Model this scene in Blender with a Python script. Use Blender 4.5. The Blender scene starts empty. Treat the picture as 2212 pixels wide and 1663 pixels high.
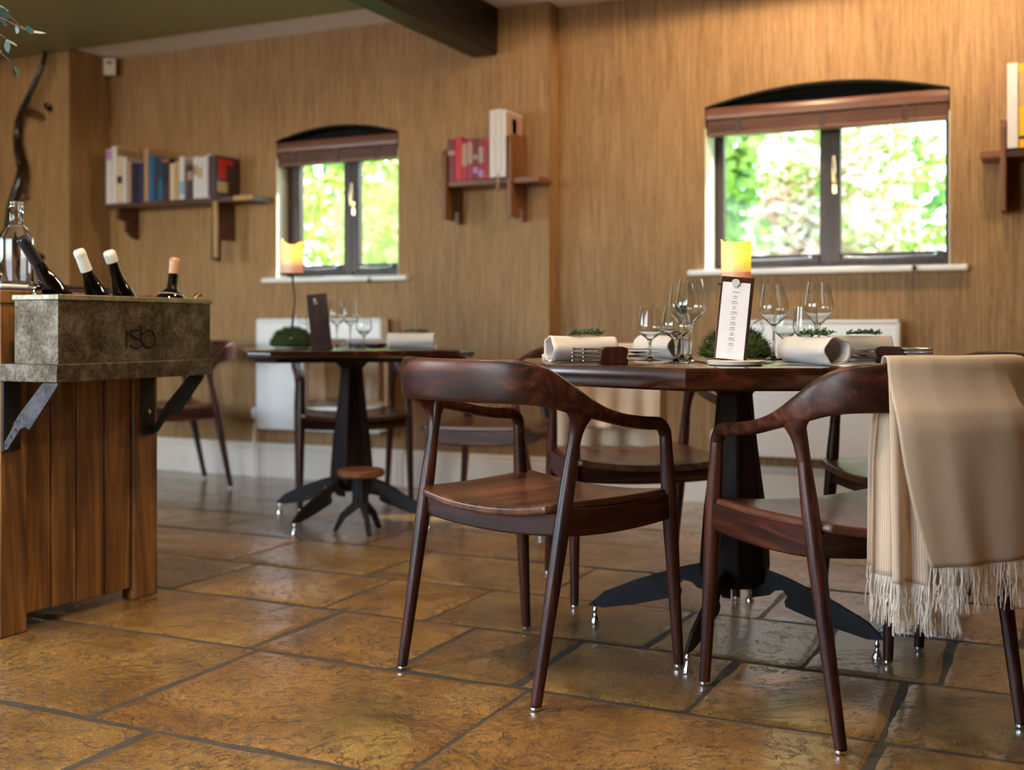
import bpy, bmesh, math, random
from mathutils import Vector, Matrix, noise
from math import sin, cos, pi, radians, sqrt

# ------------------------------------------------------------------ camera, world, light, exposure
SC = bpy.context.scene
COL = SC.collection
cam_d = bpy.data.cameras.new('camera')
cam = bpy.data.objects.new('camera', cam_d); COL.objects.link(cam)
cam.location = (0, 0, .82)
cam.rotation_euler = (pi/2, 0, radians(25.5))
cam_d.sensor_width = 36; cam_d.lens = 36*2500/2212
cam_d.shift_y = (708-831.5)/2212
cam_d.clip_start = .05
cam_d.dof.use_dof = True
cam_d.dof.focus_distance = 2.55
cam_d.dof.aperture_fstop = 2.6
SC.camera = cam

W = bpy.data.worlds.new('sky'); SC.world = W; W.use_nodes = True
wn = W.node_tree; wn.nodes.clear()
sky = wn.nodes.new('ShaderNodeTexSky'); sky.sky_type = 'NISHITA'
sky.sun_disc = False; sky.sun_elevation = radians(48); sky.sun_rotation = radians(150)
bg = wn.nodes.new('ShaderNodeBackground'); bg.inputs[1].default_value = 1.9
wo = wn.nodes.new('ShaderNodeOutputWorld')
wn.links.new(sky.outputs[0], bg.inputs[0]); wn.links.new(bg.outputs[0], wo.inputs[0])

def lamp(name, kind, loc, energy, color, **kw):
    d = bpy.data.lights.new(name, kind); d.energy = energy; d.color = color
    tgt = kw.pop('target', None)
    for k, v in kw.items(): setattr(d, k, v)
    o = bpy.data.objects.new(name, d); COL.objects.link(o); o.location = loc
    if tgt is not None:
        o.rotation_euler = (Vector(tgt)-Vector(loc)).to_track_quat('-Z', 'Y').to_euler()
    return o

lamp('sun', 'SUN', (6, 9, 10), 17, (1, .95, .86), angle=radians(3.5), target=(6-.64, 9-.56, 10-.78))
WARM = (1, .73, .45)
# recessed ceiling downlights
SPOTS = [((-1.15, 4.62, 2.345), 29), ((-.35, 4.62, 2.345), 34), ((.7, 4.5, 2.345), 20), ((-2.1, 4.55, 2.345), 5),
         ((-3.3, 4.3, 2.37), 1.5), ((-5.55, 4.2, 2.37), 2.5),
         ((-2.0, 1.9, 2.37), 84), ((-1.3, 1.4, 2.37), 46), ((-.3, 1.5, 2.37), 40),
         ((-1.7, 3.0, 2.37), 34), ((-3.6, 1.0, 2.37), 14), ((-.2, 2.9, 2.37), 30)]
for loc, e in SPOTS:
    lamp('downlight_bulb', 'SPOT', loc, e, WARM, spot_size=radians(178 if loc[1] > 4 else 112), spot_blend=.12 if loc[1] > 4 else .5, shadow_soft_size=.035,
         target=(loc[0], loc[1]+.05, 0))
# area lamps standing in for daylight from unseen windows, behind the camera and left
lamp('daylight_behind', 'AREA', (-2.9, -.88, 1.35), 36, (.90, .95, 1), shape='RECTANGLE', size=2.6, size_y=1.5, target=(-2.9, 3, 1.1))
lamp('daylight_left', 'AREA', (-6.02, .6, 1.4), 60, (.88, .94, 1), shape='RECTANGLE', size=2.0, size_y=1.3, target=(0, 1.6, 1.1))

SC.view_settings.view_transform = 'Standard'
SC.view_settings.look = 'None'
SC.view_settings.exposure = 0.15
SC.view_settings.gamma = 1.0
SC.view_settings.use_curve_mapping = False
SC.cycles.caustics_reflective = False
SC.cycles.caustics_refractive = False
SC.cycles.max_bounces = 10

# ------------------------------------------------------------------ mesh helpers
class MB:
    def __init__(s): s.v = []; s.f = []; s.uv = None; s.attr = None
    def add(s, vs, fs):
        o = len(s.v); s.v += [tuple(v) for v in vs]; s.f += [tuple(i+o for i in f) for f in fs]; return s
    def box(s, x0, x1, y0, y1, z0, z1, M=None):
        vs = [(x, y, z) for x in (x0, x1) for y in (y0, y1) for z in (z0, z1)]
        if M: vs = [M @ Vector(v) for v in vs]
        return s.add(vs, [(0, 1, 3, 2), (4, 6, 7, 5), (0, 4, 5, 1), (2, 3, 7, 6), (0, 2, 6, 4), (1, 5, 7, 3)])
    def loft(s, rings, cap=True, closed=True):
        n = len(rings[0]); o = len(s.v)
        for r in rings: s.v += [tuple(p) for p in r]
        m = n if closed else n-1
        for i in range(len(rings)-1):
            for j in range(m):
                a = o+i*n+j; b = o+i*n+(j+1) % n
                s.f.append((a, b, b+n, a+n))
        if cap and closed:
            s.f.append(tuple(o+j for j in reversed(range(n))))
            s.f.append(tuple(o+(len(rings)-1)*n+j for j in range(n)))
        return s
    def tube(s, pts, rad, n=10, cap=True):
        pts = [Vector(p) for p in pts]; rings = []
        if not isinstance(rad, (list, tuple)): rad = [rad]*len(pts)
        up = None
        for i, p in enumerate(pts):
            t = (pts[min(i+1, len(pts)-1)]-pts[max(i-1, 0)]).normalized()
            if up is None: up = t.orthogonal().normalized()
            a = (up - t*up.dot(t))
            a = a.normalized() if a.length > 1e-6 else t.orthogonal().normalized()
            up = a; b = t.cross(a)
            rings.append([p+(a*cos(2*pi*k/n)+b*sin(2*pi*k/n))*rad[i] for k in range(n)])
        return s.loft(rings, cap)
    def lathe(s, prof, n=32, c=(0, 0, 0), M=None, phase=0, cap=False):
        rings = []
        for r, z in prof:
            ring = [Vector((c[0]+r*cos(2*pi*k/n+phase), c[1]+r*sin(2*pi*k/n+phase), c[2]+z)) for k in range(n)]
            if M: ring = [M @ p for p in ring]
            rings.append(ring)
        return s.loft(rings, cap)
    def prism(s, poly, axis, a0, a1, M=None):
        # poly of 2d points; axis is the extrusion axis
        def P(p, a):
            v = {'x': (a, p[0], p[1]), 'y': (p[0], a, p[1]), 'z': (p[0], p[1], a)}[axis]
            return M @ Vector(v) if M else v
        n = len(poly)
        return s.add([P(p, a0) for p in poly]+[P(p, a1) for p in poly],
                     [tuple(range(n)), tuple(range(2*n-1, n-1, -1))]+[(i, (i+1) % n, (i+1) % n+n, i+n) for i in range(n)])
    def grid(s, fn, nu, nv):
        o = len(s.v)
        for i in range(nu+1):
            for j in range(nv+1): s.v.append(tuple(fn(i/nu, j/nv)))
        for i in range(nu):
            for j in range(nv):
                a = o+i*(nv+1)+j; s.f.append((a, a+nv+1, a+nv+2, a+1))
        return s

def link(name, o, parent=None, loc=None, rot=None):
    COL.objects.link(o)
    if parent is not None: o.parent = parent
    if loc is not None: o.location = loc
    if rot is not None: o.rotation_euler = rot
    return o

def obj(name, mb, mat, parent=None, loc=None, rot=None, smooth=40, bevel=0, seg=2, solid=0, sub=0, off=0, uv=None, attr=None):
    me = bpy.data.meshes.new(name)
    me.from_pydata([tuple(v) for v in mb.v], [], mb.f)
    bm = bmesh.new(); bm.from_mesh(me)
    bmesh.ops.recalc_face_normals(bm, faces=bm.faces)
    if uv is not None:
        lay = bm.loops.layers.uv.new('UVMap'); bm.verts.ensure_lookup_table()
        for f in bm.faces:
            for l in f.loops: l[lay].uv = uv[l.vert.index]
    bm.to_mesh(me); bm.free()
    if attr is not None:
        at = me.attributes.new('tone', 'FLOAT', 'POINT')
        at.data.foreach_set('value', attr)
    if smooth:
        me.polygons.foreach_set('use_smooth', [True]*len(me.polygons))
        me.set_sharp_from_angle(angle=radians(smooth))
    me.materials.append(mat)
    o = bpy.data.objects.new(name, me); link(name, o, parent, loc, rot)
    if solid:
        m = o.modifiers.new('solid', 'SOLIDIFY'); m.thickness = solid; m.offset = off
    if bevel:
        m = o.modifiers.new('bevel', 'BEVEL'); m.width = bevel; m.segments = seg; m.limit_method = 'ANGLE'; m.angle_limit = radians(35)
    if sub:
        m = o.modifiers.new('sub', 'SUBSURF'); m.levels = sub; m.render_levels = sub
    return o

def tag(o, label, cat, group=None, kind=None):
    o['label'] = label; o['category'] = cat
    if group: o['group'] = group
    if kind: o['kind'] = kind
    return o
def thing(name, label, cat, loc=(0, 0, 0), rz=0, group=None):
    o = bpy.data.objects.new(name, None); o.empty_display_size = .05
    link(name, o, None, loc, (0, 0, rz)); return tag(o, label, cat, group)
def struct(o): o['kind'] = 'structure'; return o
def copy_tree(o, parent=None):
    c = o.copy(); COL.objects.link(c)
    if parent is not None: c.parent = parent
    for ch in list(o.children): copy_tree(ch, c)
    return c
def dup(o, loc, rz, label, group=None):
    c = copy_tree(o); c.location = loc; c.rotation_euler = (0, 0, rz); c['label'] = label
    if group: c['group'] = group
    return c
def RZ(a): return Matrix.Rotation(a, 4, 'Z')
def T(x, y, z): return Matrix.Translation((x, y, z))

# ------------------------------------------------------------------ materials
class NT:
    def __init__(s, name):
        s.m = bpy.data.materials.new(name); s.m.use_nodes = True; s.t = s.m.node_tree; s.t.nodes.clear()
        s.out = s.t.nodes.new('ShaderNodeOutputMaterial')
    def n(s, typ, **kw):
        nd = s.t.nodes.new('ShaderNode'+typ)
        for k, v in kw.items():
            if k.startswith('i_'):
                nd.inputs[k[2:].replace('_', ' ')].default_value = v
            else: setattr(nd, k, v)
        return nd
    def l(s, a, b): s.t.links.new(a, b)
    def coord(s, scale, kind='Object', rot=(0, 0, 0)):
        tc = s.n('TexCoord'); mp = s.n('Mapping'); mp.inputs['Scale'].default_value = scale; mp.inputs['Rotation'].default_value = rot
        s.l(tc.outputs[kind], mp.inputs['Vector']); return mp.outputs[0]
    def noise(s, vec, scale, detail=3, rough=.5, dist=0):
        nd = s.n('TexNoise'); s.l(vec, nd.inputs['Vector'])
        nd.inputs['Scale'].default_value = scale; nd.inputs['Detail'].default_value = detail
        nd.inputs['Roughness'].default_value = rough; nd.inputs['Distortion'].default_value = dist
        return nd.outputs['Fac']
    def ramp(s, fac, stops):
        nd = s.n('ValToRGB'); e = nd.color_ramp.elements
        while len(e) < len(stops): e.new(.5)
        for x, (p, c) in zip(e, stops): x.position = p; x.color = (*c, 1)
        s.l(fac, nd.inputs[0]); return nd.outputs[0]
    def math(s, op, a, b=None, c=None):
        nd = s.n('Math', operation=op)
        for i, v in enumerate((a, b, c)):
            if v is None: continue
            if isinstance(v, (int, float)): nd.inputs[i].default_value = v
            else: s.l(v, nd.inputs[i])
        return nd.outputs[0]
    def mix(s, fac, a, b, typ='MIX'):
        nd = s.n('Mix', data_type='RGBA', blend_type=typ)
        for i, v in ((0, fac), (6, a), (7, b)):
            if isinstance(v, (int, float)): nd.inputs[i].default_value = v
            elif isinstance(v, tuple): nd.inputs[i].default_value = (*v, 1)
            else: s.l(v, nd.inputs[i])
        return nd.outputs[2]
    def bump(s, h, strength=.3, dist=.002, prev=None):
        nd = s.n('Bump'); nd.inputs['Strength'].default_value = strength; nd.inputs['Distance'].default_value = dist
        s.l(h, nd.inputs['Height'])
        if prev is not None: s.l(prev, nd.inputs['Normal'])
        return nd.outputs[0]
    def bsdf(s, color, rough=.5, normal=None, **kw):
        b = s.n('BsdfPrincipled')
        if isinstance(color, tuple): b.inputs['Base Color'].default_value = (*color, 1)
        else: s.l(color, b.inputs['Base Color'])
        if isinstance(rough, (int, float)): b.inputs['Roughness'].default_value = rough
        else: s.l(rough, b.inputs['Roughness'])
        if normal is not None: s.l(normal, b.inputs['Normal'])
        for k, v in kw.items(): b.inputs[k.replace('_', ' ')].default_value = v
        s.l(b.outputs[0], s.out.inputs[0]); return b

def plain(name, color, rough=.5, var=.12, scale=18, **kw):
    t = NT(name); v = t.coord((1, 1, 1)); f = t.noise(v, scale, 4)
    a = tuple(min(1, x*(1-var)) for x in color); b = tuple(min(1, x*(1+var)) for x in color)
    t.bsdf(t.ramp(f, [(.3, a), (.7, b)]), rough, t.bump(f, .12, .001), **kw); return t.m

def wood(name, dark, mid, light, axis='z', scale=1.0, rough=.35, coat=.3, bump=.12, warp=1.2):
    t = NT(name)
    sc = [22*scale]*3; sc['xyz'.index(axis)] = 1.6*scale
    v = t.coord(tuple(sc))
    f1 = t.noise(v, 1.0, 5, .6, warp)
    sc2 = [170*scale]*3; sc2['xyz'.index(axis)] = 6*scale
    f2 = t.noise(t.coord(tuple(sc2)), 1.0, 3, .6, .2)
    c = t.ramp(f1, [(.30, dark), (.5, mid), (.68, light)])
    c = t.mix(.45, c, t.ramp(f2, [(.35, tuple(x*.45 for x in dark)), (.6, light)]), 'MULTIPLY') if False else t.mix(t.math('MULTIPLY', f2, .35), c, dark)
    t.bsdf(c, rough, t.bump(f2, bump, .0008), Coat_Weight=coat, Coat_Roughness=.22); return t.m

M = {}
WD, WM_, WL = (.010, .0028, .0018), (.045, .0112, .0060), (.13, .034, .017)
M['chair_z'] = wood('walnut upright', WD, WM_, WL, 'z', rough=.40, coat=.12)
M['chair_x'] = wood('walnut across', (.011, .0032, .0022), (.044, .0115, .0062), (.135, .037, .018), 'x', .8, rough=.40, coat=.12, warp=1.7)
M['chair_y'] = wood('walnut seat', (.035, .011, .006), (.105, .036, .017), (.20, .075, .036), 'y', rough=.32)
M['rail_y'] = wood('walnut side rail', WD, WM_, WL, 'y', rough=.40, coat=.12)
M['table'] = wood('polished mahogany', (.008, .0022, .0016), (.034, .0080, .0042), (.11, .026, .010), 'x', .8, rough=.16, coat=.8, bump=.05)
M['table_base'] = wood('dark table base', (.005, .0025, .002), (.012, .005, .003), (.035, .011, .006), 'z', .8, rough=.6, coat=0)
M['table_base'].node_tree.nodes['Principled BSDF'].inputs['Specular IOR Level'].default_value = .2
M['block'] = plain('dark block wood', (.045, .012, .007), .6, .3, 60, Specular_IOR_Level=.25)
M['blade'] = plain('blackened steel', (.014, .0135, .0135), .6, .3, 30, Specular_IOR_Level=.25)
M['chrome'] = plain('chrome', (.75, .75, .75), .12, .04, 20, Metallic=1)
M['cutlery'] = plain('brushed steel', (.42, .42, .43), .2, .08, 60, Metallic=1)
M['shelf'] = wood('oak shelf', (.10, .030, .010), (.21, .075, .024), (.34, .14, .05), 'x', rough=.45, coat=.1)
M['shelf_z'] = wood('oak shelf side', (.09, .027, .009), (.19, .066, .021), (.32, .13, .045), 'z', rough=.45, coat=.1)
M['shelf_dark'] = wood('dark oak shelf', (.035, .012, .007), (.09, .032, .016), (.15, .06, .03), 'x', rough=.45, coat=.1)
M['pale_wood'] = wood('pale wood', (.30, .16, .055), (.48, .28, .10), (.62, .40, .17), 'z', rough=.5, coat=0)
M['beam'] = wood('black beam', (.004, .0035, .0035), (.009, .0075, .007), (.020, .017, .015), 'y', .35, rough=.38, coat=0, bump=.4)
M['beam'].node_tree.nodes['Principled BSDF'].inputs['Specular IOR Level'].default_value = .25
M['winframe'] = wood('brown window frame', (.012, .006, .005), (.035, .016, .012), (.06, .03, .024), 'z', rough=.45, coat=.08)
M['blind'] = wood('brown blind slats', (.10, .035, .020), (.17, .065, .038), (.25, .11, .07), 'x', rough=.38, coat=.3)
M['white_paint'] = plain('white paint', (.82, .81, .80), .35, .03)
M['radiator'] = plain('radiator enamel', (.80, .79, .80), .3, .02)
M['skirting'] = plain('skirting paint', (.80, .70, .60), .4, .04, 6)
M['cream'] = plain('cream reveal paint', (.80, .75, .60), .5, .03)
M['white_ceiling'] = plain('white ceiling', (.85, .85, .87), .7, .02)
M['olive_ceiling'] = plain('olive ceiling', (.26, .25, .13), .45, .05, 3)
M['black'] = plain('black', (.006, .006, .006), .7, .2, Specular_IOR_Level=.15)
M['iron'] = plain('wrought iron', (.012, .012, .012), .45, .3, 60, Metallic=.5)
M['dark_brown'] = plain('dark brown', (.05, .018, .012), .4, .2)
M['ceramic'] = plain('stoneware', (.62, .55, .48), .25, .08, 30)
M['paper'] = plain('paper', (.80, .79, .84), .6, .02)
M['ink'] = plain('ink', (.28, .28, .33), .6, .05)
M['faint_ink'] = plain('faint ink', (.60, .59, .63), .6, .05)
M['purple'] = plain('purple cloth', (.045, .016, .035), .5, .2)
M['white_cap'] = plain('white capsule', (.74, .74, .66), .3, .04)
M['tan_cap'] = plain('tan capsule', (.46, .25, .14), .3, .08)
M['black_cap'] = plain('black capsule', (.012, .016, .022), .25, .1)
M['label'] = plain('cream label', (.72, .62, .48), .5, .05)
M['leaf_dark'] = plain('sprig green', (.035, .10, .028), .5, .4, 80)
M['moss'] = plain('moss', (.030, .060, .008), .8, .5, 90)
M['berry'] = plain('pink buds', (.60, .34, .26), .5, .1)
M['eucalyptus'] = plain('eucalyptus leaf', (.030, .085, .080), .5, .3, 30)
M['horn'] = plain('dark horn', (.016, .006, .004), .14, .4, 20)
M['sensor'] = plain('sensor plastic', (.70, .60, .52), .4, .03)
M['magnet'] = plain('pale polished metal', (.72, .76, .76), .22, .08, 200, Metallic=.25)
M['gold'] = plain('brass handle', (.75, .55, .32), .25, .05, 20, Metallic=1)
M['bronze'] = plain('bronze', (.35, .20, .14), .3, .1, 40, Metallic=1)

def glass(name, col=(1, 1, 1), rough=0, ior=1.45):
    t = NT(name); b = t.bsdf(col, rough); b.inputs['Transmission Weight'].default_value = 1; b.inputs['IOR'].default_value = ior
    f = t.noise(t.coord((1, 1, 1)), 4); t.l(t.ramp(f, [(.3, tuple(x*.985 for x in col)), (.7, col)]), b.inputs['Base Color'])
    return t.m
M['glass'] = glass('clear glass', (.97, .98, .97))
M['bottle'] = glass('dark bottle glass', (.012, .014, .008), .02, 1.5)
def pane_mat():
    t = NT('window pane'); tr = t.n('BsdfTransparent'); gl = t.n('BsdfGlossy'); gl.inputs['Roughness'].default_value = .01
    tr.inputs[0].default_value = (.95, .97, .96, 1)
    fr = t.n('LayerWeight'); fr.inputs[0].default_value = .5; mx = t.n('MixShader')
    f = t.noise(t.coord((1, 1, 1)), 2); t.l(t.bump(f, .02, .001), gl.inputs['Normal'])
    k = t.math('ADD', t.math('MULTIPLY', t.math('POWER', fr.outputs['Facing'], 4.0), .35), .008)
    t.l(k, mx.inputs[0]); t.l(tr.outputs[0], mx.inputs[1]); t.l(gl.outputs[0], mx.inputs[2]); t.l(mx.outputs[0], t.out.inputs[0])
    return t.m
M['pane'] = pane_mat()

def wallpaper(nm='grasscloth wallpaper', g=1.0):
    t = NT(nm)
    f1 = t.noise(t.coord((110, 110, 3.2)), 1, 3, .65, .1)
    f2 = t.noise(t.coord((34, 34, 2.6)), 1, 5, .7, .5)
    f3 = t.noise(t.coord((2.2, 2.2, 1.3)), 1, 3, .5)
    f4 = t.noise(t.coord((300, 300, 22)), 1, 2, .5)
    s = t.math('ADD', t.math('MULTIPLY', f1, .44), t.math('MULTIPLY', f2, .24))
    s = t.math('ADD', s, t.math('MULTIPLY', f4, .24)); s = t.math('ADD', s, t.math('MULTIPLY', f3, .14))
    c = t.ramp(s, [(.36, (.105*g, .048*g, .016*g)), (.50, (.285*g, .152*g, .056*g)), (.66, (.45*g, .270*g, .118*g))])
    n1 = t.bump(f1, .5, .002); n2 = t.bump(f4, .3, .001, n1)
    t.bsdf(c, .62, n2); return t.m
M['wall'] = wallpaper()
M['wall_low_bounce'] = wallpaper('wallpaper darkened against bounce', .35)  # unseen walls get a darker paper to cut bounced light

def stone():
    t = NT('riven flagstone')
    v = t.coord((1, 1, 1))
    at = t.n('Attribute'); at.attribute_name = 'tone'; tone = at.outputs['Fac']
    # every slab reads a different patch of the noise
    cmb = t.n('CombineXYZ'); t.l(t.math('MULTIPLY', tone, 37.0), cmb.inputs[2])
    va = t.n('VectorMath', operation='ADD'); t.l(v, va.inputs[0]); t.l(cmb.outputs[0], va.inputs[1]); v2 = va.outputs[0]
    big = t.noise(v2, 3.2, 4, .55, .8)
    mid = t.noise(v2, 9, 6, .6, .9)
    fine = t.noise(v2, 60, 5, .65, .4)
    grit = t.noise(v2, 260, 3, .6, 0)
    # terraces: riven layers with crisp broken edges
    hn = t.noise(v2, 2.6, 9, .64, .45)
    def step(p, w=.006): return t.ramp(hn, [(p-w, (0, 0, 0)), (p+w, (1, 1, 1))])
    def edge_shade(p, w=.010): return t.ramp(hn, [(p-w, (1, 1, 1)), (p-.001, (.12, .09, .07)), (p+w*.5, (1, 1, 1))])
    ter = t.math('ADD', t.math('ADD', step(.405), step(.465)), t.math('ADD', step(.525), step(.585)))
    # pits
    vo = t.n('TexVoronoi'); vo.inputs['Scale'].default_value = 34; t.l(v2, vo.inputs['Vector'])
    dmix = t.math('ADD', vo.outputs['Distance'], t.math('MULTIPLY', fine, .55))
    pit = t.ramp(dmix, [(.30, (0, 0, 0)), (.46, (1, 1, 1))])
    pmask = t.ramp(big, [(.44, (1, 1, 1)), (.56, (0, 0, 0))])
    pit2 = t.math('MAXIMUM', pit, pmask)
    col = t.ramp(t.math('ADD', t.math('MULTIPLY', big, .6), t.math('MULTIPLY', fine, .4)),
                 [(.32, (.12, .060, .018)), (.46, (.27, .145, .040)), (.56, (.40, .235, .072)), (.70, (.54, .38, .16))])
    ton = t.ramp(tone, [(0, (.62, .64, .60)), (.35, (.95, .95, .80)), (.7, (1.05, .92, .66)), (1, (.76, .76, .60))])
    col = t.mix(1.0, col, ton, 'MULTIPLY')
    edge = t.mix(1.0, t.mix(1.0, edge_shade(.405), edge_shade(.465), 'MULTIPLY'), t.mix(1.0, edge_shade(.525), edge_shade(.585), 'MULTIPLY'), 'MULTIPLY')
    edge_shade_mask = t.ramp(mid, [(.40, (0, 0, 0)), (.50, (1, 1, 1))])
    edge = t.mix(edge_shade_mask, (1, 1, 1), edge)
    col = t.mix(.85, col, edge, 'MULTIPLY')  # crease shade along the terrace edges painted into the colour
    col = t.mix(.6, col, t.mix(.5, pit2, (1, 1, 1)), 'MULTIPLY')  # pits darkened as well, shade of the hollows put into the colour
    spk = t.ramp(grit, [(.40, (.34, .29, .25)), (.58, (1.30, 1.28, 1.18))])
    col = t.mix(.75, col, spk, 'MULTIPLY')
    n = t.bump(hn, .8, .02)
    n = t.bump(ter, 1.0, .0032, n)
    n = t.bump(pit2, .7, .004, n)
    n = t.bump(fine, .8, .004, n)
    n = t.bump(grit, .8, .0022, n)
    rr = t.n('MapRange'); rr.inputs[3].default_value = .18; rr.inputs[4].default_value = .50
    t.l(fine, rr.inputs[0])
    cn = t.bump(hn, .5, .007); cn = t.bump(ter, .8, .0012, cn); cn = t.bump(fine, .4, .0010, cn); cn = t.bump(grit, .2, .0004, cn)
    b = t.bsdf(col, rr.outputs[0], n, Specular_IOR_Level=.8, Coat_Weight=.8, Coat_Roughness=.12)
    t.l(cn, b.inputs['Coat Normal']); return t.m
M['stone'] = stone()
M['mortar'] = plain('grout', (.060, .050, .040), .7, .3, 60)

def rust(name, base, blot, light, metal=.55):
    t = NT(name); v = t.coord((1, 1, 1))
    a = t.noise(v, 19, 6, .68, .5); b = t.noise(v, 120, 5, .7); c2 = t.noise(v, 5, 3, .5)
    col = t.ramp(t.math('ADD', t.math('MULTIPLY', a, .6), t.math('MULTIPLY', b, .4)), [(.36, blot), (.48, base), (.62, light)])
    sp = t.ramp(b, [(.34, (.25, .12, .08)), (.42, (1, 1, 1))])
    col = t.mix(.7, col, sp, 'MULTIPLY')
    rr = t.n('MapRange'); rr.inputs[3].default_value = .3; rr.inputs[4].default_value = .55; t.l(a, rr.inputs[0])
    t.bsdf(col, rr.outputs[0], t.bump(b, .2, .001), Metallic=metal); return t.m
M['zinc'] = rust('aged zinc', (.090, .068, .042), (.036, .020, .011), (.19, .165, .135), .75)
M['cleaver'] = rust('cleaver steel', (.05, .045, .05), (.03, .025, .025), (.09, .085, .10), .6)
M['zinc_rim'] = rust('bright zinc rim', (.30, .27, .20), (.22, .18, .12), (.42, .40, .36), .85)
M['plank'] = wood('rustic pine plank', (.050, .020, .006), (.19, .080, .020), (.36, .17, .048), 'z', .5, rough=.5, coat=.05, bump=.3, warp=2.2)

def cloth(name, ca, cb, pitch=.0027, trans=.25):
    t = NT(name); tc = t.n('TexCoord'); sp = t.n('SeparateXYZ'); t.l(tc.outputs['UV'], sp.inputs[0])
    k = 2*pi/pitch
    a = t.math('SINE', t.math('MULTIPLY', sp.outputs[0], k)); b = t.math('SINE', t.math('MULTIPLY', sp.outputs[1], k))
    h = t.math('MAXIMUM', a, b); nz = t.noise(t.coord((1, 1, 1)), 300, 2)
    f = t.math('ADD', t.math('MULTIPLY', h, .42), t.math('MULTIPLY', nz, .3))
    c = t.ramp(f, [(.05, cb), (.42, ca)])
    b1 = t.bsdf(c, .9, t.bump(h, .35, .0006), Sheen_Weight=.25)
    tr = t.n('BsdfTranslucent'); t.l(c, tr.inputs[0]); mx = t.n('MixShader'); mx.inputs[0].default_value = trans
    t.l(b1.outputs[0], mx.inputs[1]); t.l(tr.outputs[0], mx.inputs[2]); t.l(mx.outputs[0], t.out.inputs[0]); return t.m
M['throw'] = cloth('cream waffle weave', (.90, .75, .58), (.56, .40, .27))
M['throw_tan'] = cloth('tan waffle weave', (.46, .30, .18), (.26, .16, .09))
M['fringe'] = plain('cream fringe', (.86, .80, .72), .8, .1)
M['linen'] = cloth('white linen', (.80, .76, .72), (.66, .61, .56), .0012, .12)

def wax():
    t = NT('candle wax'); f = t.noise(t.coord((1, 1, 1)), 25)
    c = t.ramp(f, [(.3, (.80, .66, .52)), (.7, (.88, .76, .62))])
    b1 = t.bsdf(c, .4); tr = t.n('BsdfTranslucent'); tr.inputs[0].default_value = (1, .47, .03, 1)
    mx = t.n('MixShader'); mx.inputs[0].default_value = .34
    t.l(b1.outputs[0], mx.inputs[1]); t.l(tr.outputs[0], mx.inputs[2]); t.l(mx.outputs[0], t.out.inputs[0]); return t.m
M['wax'] = wax()
def flame():
    t = NT('flame'); e = t.n('Emission'); f = t.noise(t.coord((1, 1, 1)), 20)
    t.l(t.ramp(f, [(.3, (1, .55, .12)), (.7, (1, .7, .25))]), e.inputs[0]); e.inputs[1].default_value = 9; t.l(e.outputs[0], t.out.inputs[0]); return t.m
M['flame'] = flame()

def leafy(name, stops, trans=.45, scale=2.2):
    t = NT(name); v = t.coord((1, 1, 1)); f = t.math('ADD', t.math('MULTIPLY', t.noise(v, scale, 3), .7), t.math('MULTIPLY', t.noise(v, 22, 2), .3))
    c = t.ramp(f, stops); b1 = t.bsdf(c, .5); tr = t.n('BsdfTranslucent'); t.l(c, tr.inputs[0])
    mx = t.n('MixShader'); mx.inputs[0].default_value = trans
    t.l(b1.outputs[0], mx.inputs[1]); t.l(tr.outputs[0], mx.inputs[2]); t.l(mx.outputs[0], t.out.inputs[0]); return t.m
M['hedge'] = leafy('lime foliage', [(.36, (.12, .24, .03)), (.48, (.46, .62, .09)), (.60, (.74, .84, .26))])
M['green'] = leafy('garden foliage', [(.38, (.08, .20, .05)), (.5, (.30, .50, .08)), (.64, (.55, .70, .20))])
M['blossom'] = leafy('pale blossom', [(.34, (.60, .26, .16)), (.45, (.86, .58, .46)), (.56, (.95, .88, .82))])
M['trunk'] = plain('bark', (.12, .08, .05), .8, .3)
M['lawn'] = plain('lawn', (.20, .34, .06), .8, .4, 8)
for k_ in ('chair_x', 'chair_y', 'chair_z', 'rail_y'):
    M[k_].node_tree.nodes['Principled BSDF'].inputs['Specular IOR Level'].default_value = .32
for nm, c in dict(bk_white=(.66, .63, .64), bk_cream=(.62, .50, .34), bk_tan=(.42, .25, .14), bk_black=(.012, .011, .014), bk_navy=(.025, .014, .09),
                  bk_blue=(.01, .12, .30), bk_teal=(.012, .04, .08), bk_pink=(.42, .25, .20), bk_lilac=(.42, .22, .50), bk_brown=(.045, .022, .022),
                  bk_red=(.55, .005, .012), bk_maroon=(.16, .004, .02), bk_crimson=(.34, .01, .03), bk_orange=(.45, .12, .05), bk_yellow=(.85, .45, .01),
                  bk_ochre=(.50, .33, .13), bk_sky=(.20, .42, .62), bk_pages=(.70, .62, .50)).items():
    M[nm] = plain(nm.replace('bk_', 'book ')+' cloth', c, .45, .06, 40)

# ------------------------------------------------------------------ room shell
WL0, WR0, WSTEP = 5.20, 5.32, -2.28
CEIL = 2.42
def arch_pts(u0, u1, zs, rise, n=14):
    return [(u0+(u1-u0)*i/n, zs+rise*(1-(2*i/n-1)**2)) for i in range(n+1)]
def wall_open(name, u0, u1, n0, n1, ops, mat):
    mb = MB(); x = u0
    for (a, b, zb, zs, rise) in sorted(ops):
        mb.box(x, a, n0, n1, -.06, CEIL+.02)
        mb.box(a, b, n0, n1, -.06, zb)
        mb.prism([(b, CEIL+.02), (a, CEIL+.02)]+arch_pts(a, b, zs, rise), 'y', n0, n1)
        x = b
    mb.box(x, u1, n0, n1, -.06, CEIL+.02)
    return struct(obj(name, mb, mat, smooth=0))
WIN1 = (-3.92, -3.139, 1.09, 1.85, .06)
WIN2 = (-1.529, -.444, 1.088, 1.86, .075)
wall_open('wall_back', -6.2, WSTEP, WL0, WL0+.175, [WIN1], M['wall'])
wall_open('wall_back', WSTEP-.02, 2.7, WR0, WR0+.25, [WIN2], M['wall'])
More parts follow.
